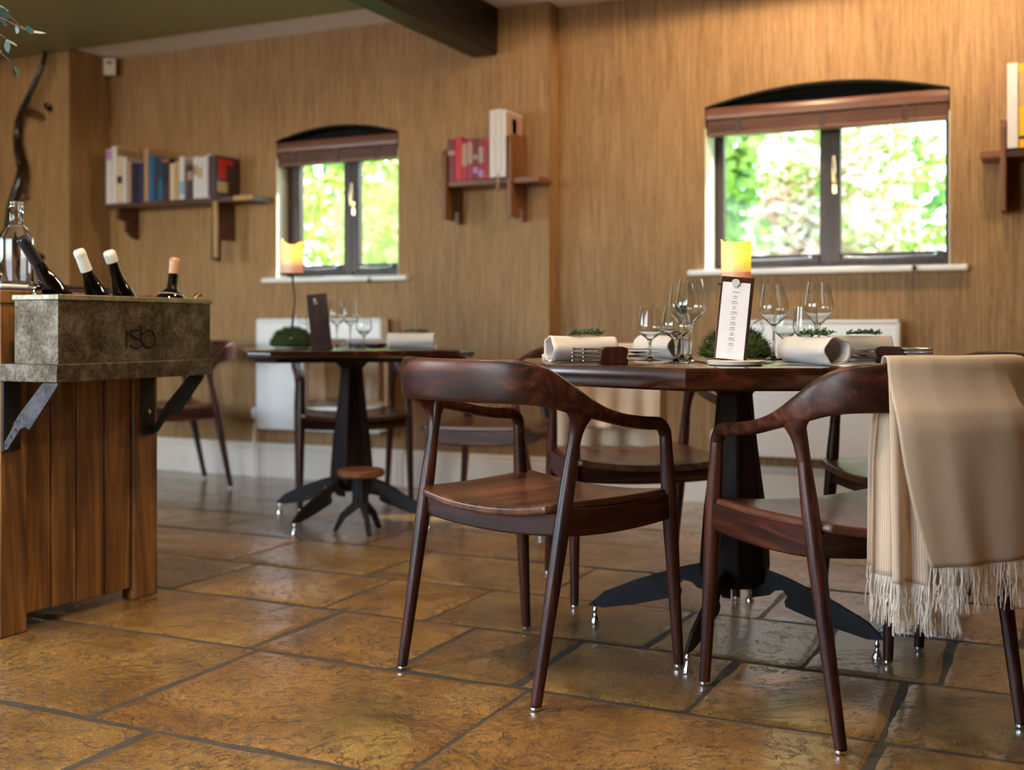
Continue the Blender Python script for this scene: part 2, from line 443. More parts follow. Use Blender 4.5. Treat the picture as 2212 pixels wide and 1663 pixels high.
struct(obj('wall_pier', MB().box(-6.2, -5.13, 4.88, 5.25, -.06, CEIL+.02), M['wall'], smooth=0))
struct(obj('wall_right', MB().box(2.6, 2.8, -1.1, 5.4, -.06, CEIL+.02), M['wall_low_bounce'], smooth=0))
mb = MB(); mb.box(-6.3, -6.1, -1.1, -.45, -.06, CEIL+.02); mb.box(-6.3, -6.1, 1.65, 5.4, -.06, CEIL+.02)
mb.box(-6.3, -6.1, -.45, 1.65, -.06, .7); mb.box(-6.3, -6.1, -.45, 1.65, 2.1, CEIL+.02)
struct(obj('wall_left', mb, M['wall_low_bounce'], smooth=0))
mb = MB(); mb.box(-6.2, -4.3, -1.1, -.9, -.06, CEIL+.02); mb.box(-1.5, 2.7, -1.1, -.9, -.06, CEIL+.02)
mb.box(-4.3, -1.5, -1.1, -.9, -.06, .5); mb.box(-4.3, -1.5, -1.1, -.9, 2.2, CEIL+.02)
struct(obj('wall_front', mb, M['wall_low_bounce'], smooth=0))
struct(obj('ceiling', MB().box(-6.3, 2.8, -1.1, 5.65, CEIL, CEIL+.25), M['white_ceiling'], smooth=0))
struct(obj('ceiling', MB().box(-6.25, 2.7, -1.0, 4.86, CEIL-.02, CEIL+.01), M['olive_ceiling'], smooth=0))
# skirting boards
def skirt(name, x0, x1, y0, y1):
    mb = MB(); mb.box(x0, x1, y0, y1, -.05, .155); 
    if x1-x0 > y1-y0: mb.box(x0, x1, y0+.006, y1, .155, .185)
    else: mb.box(x0, x1-.006, y0, y1, .155, .185)
    return struct(obj(name, mb, M['skirting'], bevel=.005))
skirt('baseboard_back', -5.13, WSTEP+.018, WL0-.018, WL0)
skirt('baseboard_back', WSTEP, 2.6, WR0-.018, WR0)
skirt('baseboard_pier', -6.1, -5.112, 4.862, 4.88)

# floor: individually sized flagstones over grout, one walking surface
rows = [(-.9, -.2, [-5.6, -4.6, -3.8, -2.7, -1.8, -.9, .3, 1.2]),
        (-.2, .3, [-5.3, -4.1, -3.4, -2.2, -1.5, -.2, .6, 1.7]), (.3, .85, [-5.6, -4.8, -3.7, -2.9, -2.0, -.8, 0, 1.1]),
        (.85, 1.34, [-5.4, -4.2, -3.5, -2.45, -1.3, -.55, .5, 1.3]), (1.34, 1.82, [-5.0, -4.1, -3.2, -2.6, -1.68, -.92, -.12, .8, 1.7]),
        (1.82, 2.395, [-5.3, -4.3, -3.4, -2.75, -1.86, -1.10, -.33, .52, 1.4]),
        (2.395, 2.83, [-5.5, -4.5, -3.7, -2.85, -1.89, -1.46, -1.14, -.73, -.33, .4, 1.1, 1.9]),
        (2.83, 3.26, [-5.2, -4.4, -3.3, -2.54, -1.975, -1.62, -.97, -.57, -.26, .5, 1.3]),
        (3.26, 3.71, [-5.5, -4.6, -3.6, -2.67, -2.1, -1.45, -.78, -.1, .7, 1.6]),
        (3.71, 4.12, [-5.1, -4.2, -3.16, -2.4, -1.85, -1.15, -.5, .3, 1.2]), (4.12, 4.5, [-5.4, -4.5, -3.8, -2.9, -2.2, -1.4, -.8, .1, .9, 1.8]),
        (4.5, 4.88, [-5.2, -4.1, -3.3, -2.6, -1.7, -.95, -.2, .6, 1.5]), (4.88, 5.36, [-5.5, -4.7, -3.9, -3.0, -2.3, -1.5, -.6, .4, 1.3])]
rnd = random.Random(4)
mb = MB(); tones = []
for (n0, n1, us) in rows:
    xs = [-6.15]+us+[2.65]
    for a, b in zip(xs, xs[1:]):
        tone = rnd.random(); g = .0026
        near = (n1 > 1.2 and n1 < 3.8 and b > -3.4 and a < 1.0)
        step = .018 if near else .09
        nx = max(4, int((b-a)/step)); ny = max(4, int((n1-n0)/step))
        tx, ty = rnd.uniform(-.0012, .0012), rnd.uniform(-.0012, .0012)
        x0, x1, y0, y1 = a+g, b-g, n0+g, n1-g
        def P(i, j):
            # rows pulled toward the rim so the edge rounds off
            fx = 0 if i <= 0 else 1 if i >= 1 else i; fy = 0 if j <= 0 else 1 if j >= 1 else j
            x = x0+(x1-x0)*fx; y = y0+(y1-y0)*fy
            d = min(x-x0, x1-x, y-y0, y1-y)
            w = noise.noise(Vector((x*6, y*6, tone*9)))*.0038+noise.noise(Vector((x*31, y*31, tone*9)))*.0022
            if near and d < .03:
                k = (1-d/.03)
                if x-x0 < .03: x += (w+.001)*k
                elif x1-x < .03: x += (w-.001)*k
                if y-y0 < .03: y += (w+.001)*k
                elif y1-y < .03: y += (w-.001)*k
            z = noise.noise(Vector((x*2.5, y*2.5, tone*20)))*.0022+noise.noise(Vector((x*11, y*11, tone*20)))*.0012-.0015
            if near and d < .011: z -= .0042*((1-d/.011)**2)
            z += tx*(fx-.5)+ty*(fy-.5)
            return (x, y, z)
        o0 = len(mb.v)
        mb.grid(P, nx, ny); tones += [tone]*(len(mb.v)-o0)
floor_o = struct(obj('floor', mb, M['stone'], smooth=60, attr=tones))
struct(obj('floor', MB().box(-6.2, 2.7, -.95, 5.4, -.08, -.0045), M['mortar'], smooth=0))

# ------------------------------------------------------------------ windows
def window(idx, W_, wall_n, glass_x, zb, zt, mull, fr_n):
    u0, u1, sill, zs, rise = W_
    root = bpy.data.objects.new('window_%d' % idx, None); link('', root, None, ((u0+u1)/2, wall_n, sill)); struct(root)
    I = T(-(u0+u1)/2, -wall_n, -sill)
    # sill board
    obj('sill', MB().box(u0-.075, u1+.075, wall_n-.045, wall_n+.19, sill-.024, sill+.004, I), M['white_paint'], root, bevel=.008)
    (ga, gb), (gc, gd) = glass_x
    F = MB()
    F.box(u0, ga-.045, fr_n-.02, fr_n+.05, sill, zs+.02, I); F.box(gd+.045, u1, fr_n-.02, fr_n+.05, sill, zs+.02, I)
    F.box(u0, u1, fr_n-.02, fr_n+.05, sill, zb-.045, I); F.box(u0, u1, fr_n-.02, fr_n+.05, zt+.045, zs+.02, I)
    F.box(gb+.045 if gc-gb > .1 else (gb+gc)/2-.008, gc-.045 if gc-gb > .1 else (gb+gc)/2+.008, fr_n-.03, fr_n+.05, sill, zs, I)
    obj('window_frame', F, M['winframe'], root, bevel=.004)
    for k, (a, b) in enumerate(glass_x):
        c = MB(); mid = (gb+gc)/2
        l = a-.045 if k == 0 else mid+.004; r = mid-.004 if k == 0 else b+.045
        c.box(l, a, fr_n-.028, fr_n+.02, zb-.045, zt+.045, I); c.box(b, r, fr_n-.028, fr_n+.02, zb-.045, zt+.045, I)
        c.box(a, b, fr_n-.028, fr_n+.02, zb-.045, zb, I); c.box(a, b, fr_n-.028, fr_n+.02, zt, zt+.045, I)
        co = obj('casement', c, M['winframe'], root, bevel=.005)
        obj('pane', MB().box(a-.004, b+.004, fr_n-.004, fr_n, zb-.004, zt+.004, I), M['pane'], co, smooth=0)
        if k == 1:
            hx = l+.018; zc = (zb+zt)/2
            h = MB(); h.tube([I @ Vector(p) for p in ((hx, fr_n-.03, zc+.02), (hx, fr_n-.062, zc+.03), (hx+.002, fr_n-.066, zc+.09), (hx, fr_n-.058, zc+.15))], [.006, .007, .009, .005])
            h.box(hx-.009, hx+.009, fr_n-.036, fr_n-.028, zc-.02, zc+.05, I)
            obj('handle', h, M['gold'], co)
        st = MB(); st.tube([I @ Vector(p) for p in ((a+.02, fr_n-.045, zb-.018), (a+.12, fr_n-.05, zb-.024), (b-.04, fr_n-.045, zb-.020))], [.006, .004, .004])
        st.lathe([(0, -.006), (.010, -.004), (.012, .004), (0, .010)], 12, M=I @ T(b-.04, fr_n-.045, zb-.018))
        obj('stay', st, M['cutlery'], co)
    # painted reveals: left, right and the dark arched head
    R = MB(); R.box(u0-.001, u0+.004, wall_n+.001, fr_n+.05, sill, zs-.1, I); R.box(u1-.004, u1+.001, wall_n+.001, fr_n+.05, sill, zs-.1, I)
    obj('reveal', R, M['cream'], root, smooth=0)
    A = MB(); ar = arch_pts(u0, u1, zs, rise-.004, 16)
    A.prism([(u1-.001, zs-.10), (u0+.001, zs-.10)]+ar, 'y', fr_n-.035, fr_n-.022, I)
    for (p, q) in zip(ar, ar[1:]):
        A.add([I @ Vector(v) for v in ((p[0], wall_n-.004, p[1]), (q[0], wall_n-.004, q[1]), (q[0], fr_n, q[1]), (p[0], fr_n, p[1]),
               (p[0], wall_n-.004, p[1]-.012), (q[0], wall_n-.004, q[1]-.012), (q[0], fr_n, q[1]-.012), (p[0], fr_n, p[1]-.012))],
              [(0, 1, 2, 3), (4, 7, 6, 5), (0, 4, 5, 1), (2, 6, 7, 3)])
    obj('arched_head', A, M['black'], root, smooth=0)
    return root
window(1, WIN1, WL0, ((-3.829, -3.538), (-3.442, -3.186)), 1.165, 1.735, 0, WL0+.115)
window(2, WIN2, WR0, ((-1.483, -1.028), (-.932, -.478)), 1.165, 1.76, 0, WR0+.19)

def blind(u0, u1, zs, wall_n, label, cordx, zdn):
    t = thing('window_blind', label, 'blind', ((u0+u1)/2, wall_n+.045, zs))
    w = (u1-u0)/2-.004
    prof = [(-.045, -.052), (-.048, -.040), (-.045, -.006), (-.040, .004), (-.022, .006), (-.022, -.052)]
    obj('valance', MB().prism(prof, 'x', -w, w), M['blind'], t, bevel=.003)
    obj('headrail', MB().box(-w+.006, w-.006, -.018, .03, -.045, .0), M['dark_brown'], t)
    for k in range(6):
        z = -.060-k*.0082
        obj('slat', MB().box(-w+.004, w-.004, -.034, .018, z-.0028, z+.0028), M['blind'], t, bevel=.001)
    obj('bottom_rail', MB().box(-w+.004, w-.004, -.036, .02, -.128, -.106), M['blind'], t, bevel=.005)
    for s in (-.72, 0, .66):
        obj('ladder_tape', MB().box(s*w-.012, s*w+.012, -.0375, -.0355, -.118, -.05), M['dark_brown'], t)
    c = MB(); x = cordx-(u0+u1)/2
    c.tube([(x, -.046, -.05), (x+.001, -.065, -.3), (x, -.10, -.75), (x+.001, -.108, zdn)], .0015, 6)
    obj('pull_cord', c, M['dark_brown'], t)
    c = MB(); c.lathe([(0, .028), (.004, .026), (.010, .004), (.009, 0), (0, -.002)], 12, (x, -.104, zdn-.02) if False else (x, -.105, -.78))
    obj('cord_toggle', c, M['dark_brown'], t)
    return t
blind(WIN1[0], WIN1[1], 1.835, WL0, 'brown wooden slatted blind raised at the top of the smaller left window', -3.28, -.80)
blind(WIN2[0], WIN2[1], 1.85, WR0, 'wide brown wooden slatted blind raised at the top of the right window', -.585, -.98)

# unseen windows behind the camera and at left, frames added around the daylight lamps
w3 = bpy.data.objects.new('window_3', None); link('', w3, None, (-2.9, -1.0, .5)); struct(w3)
f_ = MB()
for x in (-1.37, -.46, .46, 1.37): f_.box(x-.035, x+.035, -.04, .03, 0, 1.7)
f_.box(-1.4, 1.4, -.04, .03, 0, .06); f_.box(-1.4, 1.4, -.04, .03, 1.64, 1.7)
obj('window_frame', f_, M['winframe'], w3, bevel=.004); obj('pane', MB().box(-1.37, 1.37, -.006, .0, .06, 1.64), M['pane'], w3, smooth=0)
w4 = bpy.data.objects.new('window_4', None); link('', w4, None, (-6.2, .6, .7)); struct(w4)
f_ = MB()
for y in (-1.02, 0, 1.02): f_.box(-.03, .04, y-.035, y+.035, 0, 1.4)
f_.box(-.03, .04, -1.05, 1.05, 0, .06); f_.box(-.03, .04, -1.05, 1.05, 1.34, 1.4)
obj('window_frame', f_, M['winframe'], w4, bevel=.004); obj('pane', MB().box(0, .006, -1.02, 1.02, .06, 1.34), M['pane'], w4, smooth=0)

# ------------------------------------------------------------------ beam, sensor
b = MB(); y0, y1 = 1.5, WL0-.002
b.prism([(-.08, -.205), (-.068, -.222), (.066, -.224), (.078, -.208), (.08, .012), (-.08, .012)], 'y', -(y1-y0), 0)
tag(obj('ceiling_beam', b, M['beam'], loc=(-2.635, y1, CEIL-.012), bevel=.006), 'black painted timber beam running along the ceiling to the wall', 'beam')
s = thing('motion_sensor', 'small white motion sensor box in the upper corner beside the ceiling', 'sensor', (-5.078, 5.14, 2.305), radians(38))
obj('housing', MB().prism([(-.03, 0), (-.028, .10), (.02, .105), (.03, .098), (.03, .004)], 'x', -.035, .035), M['sensor'], s, bevel=.008)
obj('lens', MB().box(-.016, .016, -.034, -.028, .066, .078), M['dark_brown'], s)
obj('bracket', MB().box(-.012, .012, .028, .058, .03, .07), M['sensor'], s)

# ------------------------------------------------------------------ radiators
def radiator(x0, x1, z0, z1, wall_n, label):
    t = thing('radiator', label, 'radiator', ((x0+x1)/2, wall_n-.06, z0)); w = (x1-x0)/2; h = z1-z0
    obj('front_panel', MB().box(-w, w, -.05, -.036, 0, h-.016), M['radiator'], t, bevel=.008)
    r = MB()
    for k in range(int(w*2/.05)): 
        x = -w+.03+k*.05; r.box(x-.012, x+.012, -.034, .02, .015, h-.03)
    obj('fins', r, M['radiator'], t)
    obj('top_grille', MB().box(-w, w, -.052, .03, h-.016, h), M['radiator'], t, bevel=.005)
    for sx in (-1, 1):
        obj('side_panel', MB().box(sx*w-.006, sx*w+.006, -.046, .026, .01, h-.012), M['radiator'], t, bevel=.003)
        v = MB(); v.tube([(sx*(w+.012), -.01, .04), (sx*(w+.04), -.01, .04), (sx*(w+.045), -.01, -.02), (sx*(w+.045), -.01, -z0-.002)], .0085, 10)
        p = obj('pipe', v, M['skirting'], t)
        if sx < 0:
            obj('valve_knob', MB().lathe([(0, 0), (.017, .004), (.019, .05), (.012, .062), (0, .064)], 16, (-w-.043, -.01, .05)), M['white_paint'], t)
    for sx in (-.6, .6): obj('wall_bracket', MB().box(sx*w-.015, sx*w+.015, .02, .058, h*.2, h*.8), M['radiator'], t)
    return t
radiator(-3.97, -3.185, .27, .87, WL0, 'white wall radiator under the smaller left window')
radiator(-1.42, -.645, .235, .855, WR0, 'white wall radiator under the wide right window, behind the large table')

# ------------------------------------------------------------------ shelves and books
def shelf_side(x, z0, z1, dep, top_round=True, notch=True):
    poly = [(-dep, z0)]
    if notch: poly += [(-dep*.45, z0), (-dep*.45, z0+.05), (-dep*.22, z0+.05), (-dep*.22, z0-.012)]
    poly += [(-.002, z0-.012) if notch else (-.002, z0)]
    poly += [(-.002, z1)]
    if top_round: poly += [(-dep*.7, z1), (-dep*.9, z1-.012), (-dep, z1-.035)]
    else: poly += [(-dep, z1)]
    return MB().prism(poly, 'x', x-.011, x+.011)
def book(u, n, z, w, h, d, cov, label, cat_group, rz=0, tilt=0, cover=None, spine=None, extra=None):
    t = thing('book', label, 'book', (u+w/2, n, z), rz, cat_group); t.rotation_euler = (0, tilt, rz)
    c = MB(); th = .0022
    c.box(-w/2, -w/2+th, 0, d, 0, h); c.box(w/2-th, w/2, 0, d, 0, h); c.box(-w/2, w/2, -.002, th, 0, h)
    obj('cover', c, M[cov], t, bevel=.001)
    obj('pages', MB().box(-w/2+th, w/2-th, th, d-.004, .003, h-.003), M['bk_pages'], t, smooth=0)
    if spine:
        for (za, zb, mt) in spine: obj('spine_label', MB().box(-w/2+.0005, w/2-.0005, -.0032, -.0018, h*za, h*zb), M[mt], t)
    if extra:
        for (ya, yb, za, zb, mt) in extra: obj('cover_picture', MB().box(w/2-.0002, w/2+.0012, d*ya, d*yb, h*za, h*zb), M[mt], t)
    return t

# long shelf on the left
t = thing('wall_shelf', 'long dark wooden wall shelf of books left of the smaller window', 'shelf', (-4.47, WL0, 1.535))
obj('board', MB().box(-.535, .527, -.18, -.002, -.028, 0), M['shelf_dark'], t, bevel=.003)
o = obj('bracket', MB().prism([(-.17, -.02), (-.165, -.09), (-.10, -.10), (-.10, -.15), (-.05, -.19), (-.002, -.20), (-.002, -.02)], 'x', -.46, -.437), M['shelf_dark'], t, bevel=.002)
o = obj('bracket', MB().prism([(-.175, -.02), (-.185, -.34), (-.12, -.35), (-.115, -.23), (-.002, -.23), (-.002, -.02)], 'x', .245, .268), M['shelf_dark'], t, bevel=.003)
obj('pale_edge_strip', MB().box(.262, .285, -.182, -.165, -.33, -.02), M['pale_wood'], o, bevel=.003)
obj('end_cap', MB().box(.40, .527, -.184, -.178, -.025, .002), M['pale_wood'], t, bevel=.002)
SH = 1.5355
G1 = 'books on the long left shelf'
def px2u(a): return a
bl = [(-4.999, .040, .315, .20, 'bk_white', 'tall white book with a lilac top, first from the left on the long shelf', [(.80, .98, 'bk_lilac')]),
      (-4.957, .040, .330, .235, 'bk_white', 'tallest white book with a tan cover face, second on the long left shelf', None),
      (-4.915, .040, .27, .16, 'bk_cream', 'beige book with a dark spine mark, between two white books on the left shelf', [(.42, .58, 'bk_brown')]),
      (-4.873, .028, .262, .17, 'bk_white', 'slim white book right of the beige one on the long left shelf', None),
      (-4.840, .030, .232, .18, 'bk_pink', 'dull pink book next to the black book on the long left shelf', None),
      (-4.806, .045, .222, .17, 'bk_black', 'black book between the dull pink and navy ones on the left shelf', [(.15, .2, 'bk_brown')]),
      (-4.758, .040, .220, .17, 'bk_navy', 'navy purple book right beside the black one on the left shelf', None),
      (-4.714, .034, .302, .21, 'bk_tan', 'tall tan book between the navy and the bright blue ones', None),
      (-4.676, .034, .258, .20, 'bk_blue', 'bright blue book at the middle of the long left shelf', None),
      (-4.640, .030, .252, .19, 'bk_teal', 'dark teal book between two blue books on the left shelf', [(.3, .6, 'bk_brown')]),
      (-4.608, .028, .244, .18, 'bk_blue', 'narrow blue book right of the dark teal one', [(.5, .95, 'bk_teal')]),
      (-4.578, .050, .232, .18, 'bk_black', 'thick black book with a brown lower spine on the left shelf', [(.02, .35, 'bk_brown'), (.93, .99, 'bk_orange')]),
      (-4.524, .034, .205, .16, 'bk_cream', 'cream paperback right of the thick black book on the left shelf', None),
      (-4.488, .030, .215, .16, 'bk_ochre', 'yellow ochre book right of the cream paperback', None),
      (-4.456, .036, .238, .18, 'bk_white', 'white book with a pale blue patch low on its spine', [(.12, .42, 'bk_sky')]),
      (-4.402, .040, .190, .15, 'bk_brown', 'dark brown book standing alone left of the white row', [(.55, .8, 'bk_pink')]),
      (-4.357, .032, .232, .17, 'bk_white', 'white book, leftmost of the four plain white ones in a row', [(.55, .8, 'bk_pink')]),
      (-4.324, .030, .226, .17, 'bk_white', 'white book, second of the four plain white ones in a row', [(.5, .75, 'bk_ochre')]),
      (-4.293, .030, .230, .17, 'bk_white', 'white book, third of the four plain white ones in a row', None),
      (-4.262, .030, .240, .17, 'bk_white', 'white book, last of the four, beside the dark bookend', None)]
for (u, w, h, d, cv, lb, sp) in bl:
    ex = [(.02, .98, .02, .98, 'bk_tan')] if 'tallest' in lb else None
    book(u, 5.032, SH, w-.001, h, d-.03 if d > .19 else d, cv, lb, G1, spine=sp, extra=ex)
book(-4.218, 4.99, SH, .055, .225, .19, 'bk_brown', 'dark brown book with red and ochre cover, right end of long left shelf', G1,
     extra=[(.10, .42, .45, .93, 'bk_red'), (.42, .75, .80, .93, 'bk_red'), (.05, .5, .12, .38, 'bk_ochre')])

# middle shelf
t = thing('wall_shelf', 'small brown wall shelf with red books between the two windows', 'shelf', (-2.52, WL0, 1.545))
obj('board', MB().box(-.285, .262, -.165, -.002, -.028, 0), M['shelf'], t, bevel=.003)
for x, za, zb in ((-.247, -.19, .165), (.112, -.19, .215)):
    obj('side_panel', shelf_side(x, za, zb, .185), M['shelf_z'], t, bevel=.002)
G2 = 'books on the middle shelf'; Z2 = 1.546
for (u, w, h, cv, lb, sp) in [(-2.752, .040, .205, 'bk_maroon', 'dark maroon book, first from the left on the middle shelf', [(.62, .72, 'bk_pink')]),
      (-2.711, .036, .212, 'bk_red', 'bright plain red book, second on the middle shelf', None),
      (-2.674, .030, .196, 'bk_crimson', 'crimson book with pale spine lettering right of the bright red one', [(.35, .9, 'bk_pink')]),
      (-2.643, .030, .200, 'bk_crimson', 'crimson book with a pink spine block, third from the orange one', [(.4, .92, 'bk_pink')]),
      (-2.612, .028, .198, 'bk_maroon', 'maroon book with small pale marks in the middle of the red row', [(.5, .6, 'bk_pink'), (.15, .3, 'bk_lilac')]),
      (-2.583, .030, .198, 'bk_crimson', 'crimson book with a lilac foot on its spine, near the orange one', [(.05, .22, 'bk_lilac'), (.4, .8, 'bk_pink')]),
      (-2.552, .026, .202, 'bk_red', 'thin red book against the orange-brown one', [(.1, .9, 'bk_crimson')]),
      (-2.525, .018, .262, 'bk_orange', 'orange-brown book left of the tall white ones on the middle shelf', None),
      (-2.506, .030, .325, 'bk_white', 'tall white book beside the orange-brown one on the middle shelf', None),
      (-2.475, .030, .328, 'bk_white', 'white book with a pink ribbon marker amid the tall white ones, middle shelf', None),
      (-2.444, .026, .322, 'bk_white', 'tall white book with a black and white picture on its cover', None)]:
    ex = [(.0, .98, .62, .98, 'bk_pink'), (.35, .62, .68, .90, 'bk_black'), (0, .2, .0, .62, 'bk_black')] if 'picture' in lb else None
    dd = .19 if h > .3 else .15
    o = book(u, 5.035 if h < .3 else 5.005, Z2, w-.001, h, dd, cv, lb, G2, spine=sp, extra=ex)
    if 'ribbon marker' in lb:
        obj('ribbon', MB().tube([(0, -.003, .02), (.003, -.009, -.02), (.001, -.012, -.06)], .004, 6), M['bk_pink'], o)

# right shelf, cut by the frame
t = thing('wall_shelf', 'brown wall shelf with a white and a yellow book at the right edge', 'shelf', (0, WR0, 1.55))
obj('board', MB().box(-.315, .30, -.165, -.002, -.03, 0), M['shelf'], t, bevel=.003)
for x in (-.225, .22): obj('side_panel', shelf_side(x, -.25, .13, .185, notch=False), M['shelf_z'], t, bevel=.002)
G3 = 'books on the right shelf'
book(-.209, 5.12, 1.5505, .040, .345, .18, 'bk_white', 'tall white book standing left of the yellow one on the right shelf', G3)
book(-.166, 5.125, 1.5505, .048, .34, .18, 'bk_yellow', 'tall bright yellow book at the right edge of the photo', G3, spine=[(.1, .14, 'bk_brown'), (.5, .9, 'bk_ochre')])

# ------------------------------------------------------------------ horn ornament and hooks on the pier
h = thing('wall_horn', 'long wavy dark horn mounted upright on the left wall', 'ornament', (-5.40, 4.88, 1.25))
pts = [(-5.263, 2.40), (-5.265, 2.33), (-5.322, 2.227), (-5.395, 2.13), (-5.455, 2.065), (-5.498, 2.0), (-5.511, 1.92), (-5.489, 1.824), (-5.451, 1.741), (-5.452, 1.66), (-5.49, 1.57), (-5.526, 1.462), (-5.549, 1.33)]
P3 = [Vector((a+5.40, -.05-.02*sin(i*.8), b-1.25)) for i, (a, b) in enumerate(pts)]
sm = []
for i in range(len(P3)-1):
    for k in range(4):
        p0, p1, p2, p3 = P3[max(i-1, 0)], P3[i], P3[i+1], P3[min(i+2, len(P3)-1)]; u = k/4
        sm.append(.5*((2*p1)+(p2-p0)*u+(2*p0-5*p1+4*p2-p3)*u*u+(3*p1-p0-3*p2+p3)*u**3))
sm.append(P3[-1]); N = len(sm)
obj('horn', MB().tube(sm, [.012+.022*(i/N)+.002*sin(i*1.7)*(i/N) for i in range(N)], 12), M['horn'], h)
obj('mount', MB().tube([(-.05, -.03, .84), (0, -.055, .815), (.06, -.05, .79), (.075, -.004, .78)], [.012, .02, .022, .012], 10), M['bronze'], h)
obj('mount', MB().tube([(-.06, -.002, .33), (-.05, -.05, .33)], [.02, .014], 10), M['bronze'], h)
for (a, b, lb) in ((-5.278, 2.084, 'small dark wall hook right of the long horn'), (-5.34, 1.228, 'small dark wall hook low on the left wall behind the bottles')):
    k = thing('wall_hook', lb, 'hook', (a, 4.88, b), 0, 'wall hooks by the horn')
    obj('plate', MB().lathe([(0, 0), (.02, 0), (.02, -.006), (0, -.008)], 16, M=Matrix.Rotation(-pi/2, 4, 'X')), M['iron'], k)
    obj('hook', MB().tube([(0, -.006, 0), (0, -.03, -.004), (0, -.04, .012), (0, -.036, .026)], [.009, .009, .010, .011], 10), M['iron'], k)

# ------------------------------------------------------------------ chairs
def crest_tab():
    # (R, F, zlow, zhigh, thickness)
    half = [(0, -.062, .655, .752, .026), (.07, -.058, .655, .753, .026), (.13, -.045, .655, .753, .027), (.18, -.023, .655, .752, .028),
            (.215, .010, .652, .746, .029), (.236, .050, .642, .722, .031), (.245, .095, .628, .692, .034), (.246, .135, .621, .668, .037),
            (.244, .175, .613, .649, .038), (.242, .22, .604, .634, .037), (.240, .27, .592, .623, .036), (.240, .32, .584, .616, .034),
            (.241, .365, .579, .611, .033), (.242, .397, .577, .609, .032)]
    return half
def chair_crest():
    half = crest_tab(); tab = [(-r, f, a, b, t) for (r, f, a, b, t) in reversed(half[1:])]+half
    rings = []; n = 20
    cs = [Vector((r, f, (a+b)/2)) for (r, f, a, b, t) in tab]
    for i, (r, f, a, b, t) in enumerate(tab):
        d = (cs[min(i+1, len(cs)-1)]-cs[max(i-1, 0)]); dh = Vector((d.x, d.y, 0)).normalized()
        nn = Vector((dh.y, -dh.x, 0)); up = Vector((0, 0, 1)); lean = .10*max(0, 1-abs(r)/.25)
        ring = []
        for k in range(n):
            q = 2*pi*k/n; cx, cz = cos(q), sin(q)
            e = .62
            sx = (abs(cx)**e)*(1 if cx > 0 else -1); sz = (abs(cz)**e)*(1 if cz > 0 else -1)
            z = sz*(b-a)/2
            ring.append(cs[i]+nn*(sx*t/2+z*lean)+up*z)
        rings.append(ring)
    # round the hand ends over into the front legs
    def end(rings_edge, sgn):
        out = []
        R0 = tab[-1][0]*sgn
        for th in (12, 28, 45, 62, 78, 90, 96, 98):
            q = radians(min(th, 90)); k = min(th, 90)/90
            c = Vector((R0+sgn*.001*k, .397+.037*sin(q), .593-.042*(1-cos(q))-{90: 0, 96: .012, 98: .013}.get(th, 0)))
            ax = Vector((0, sin(q), cos(q)))   # outward (up turning to front)
            hr, hz = .0168-.0010*k, .0165-.0007*k
            ring = []
            for j in range(n):
                a_ = 2*pi*j/n; ring.append(c+Vector((sgn*0+cos(a_)*hr*(1 if sgn > 0 else 1), 0, 0))+ax*sin(a_)*hz)
            # match the winding of the neighbouring ring
            best = min(range(n), key=lambda o_: sum(((ring[(j+o_) % n]-c)-(rings_edge[j]-sum(rings_edge, Vector())/n)).length for j in range(n)))
            rv = list(reversed(ring)); bestr = min(range(n), key=lambda o_: sum(((rv[(j+o_) % n]-c)-(rings_edge[j]-sum(rings_edge, Vector())/n)).length for j in range(n)))
            f = lambda L, o_: sum(((L[(j+o_) % n]-c)-(rings_edge[j]-sum(rings_edge, Vector())/n)).length for j in range(n))
            if f(ring, best) <= f(rv, bestr): out.append([ring[(j+best) % n] for j in range(n)])
            else: out.append([rv[(j+bestr) % n] for j in range(n)])
        return out
    e1 = end(rings[-1], 1); e0 = end(rings[0], -1)
    return MB().loft(list(reversed(e0))+rings+e1)
def leg_mb(pts, n=14):
    # pts: (R,F,z,radius)
    return MB().tube([p[:3] for p in pts], [p[3] for p in pts], n)
def lerp(a, b, t): return a+(b-a)*t
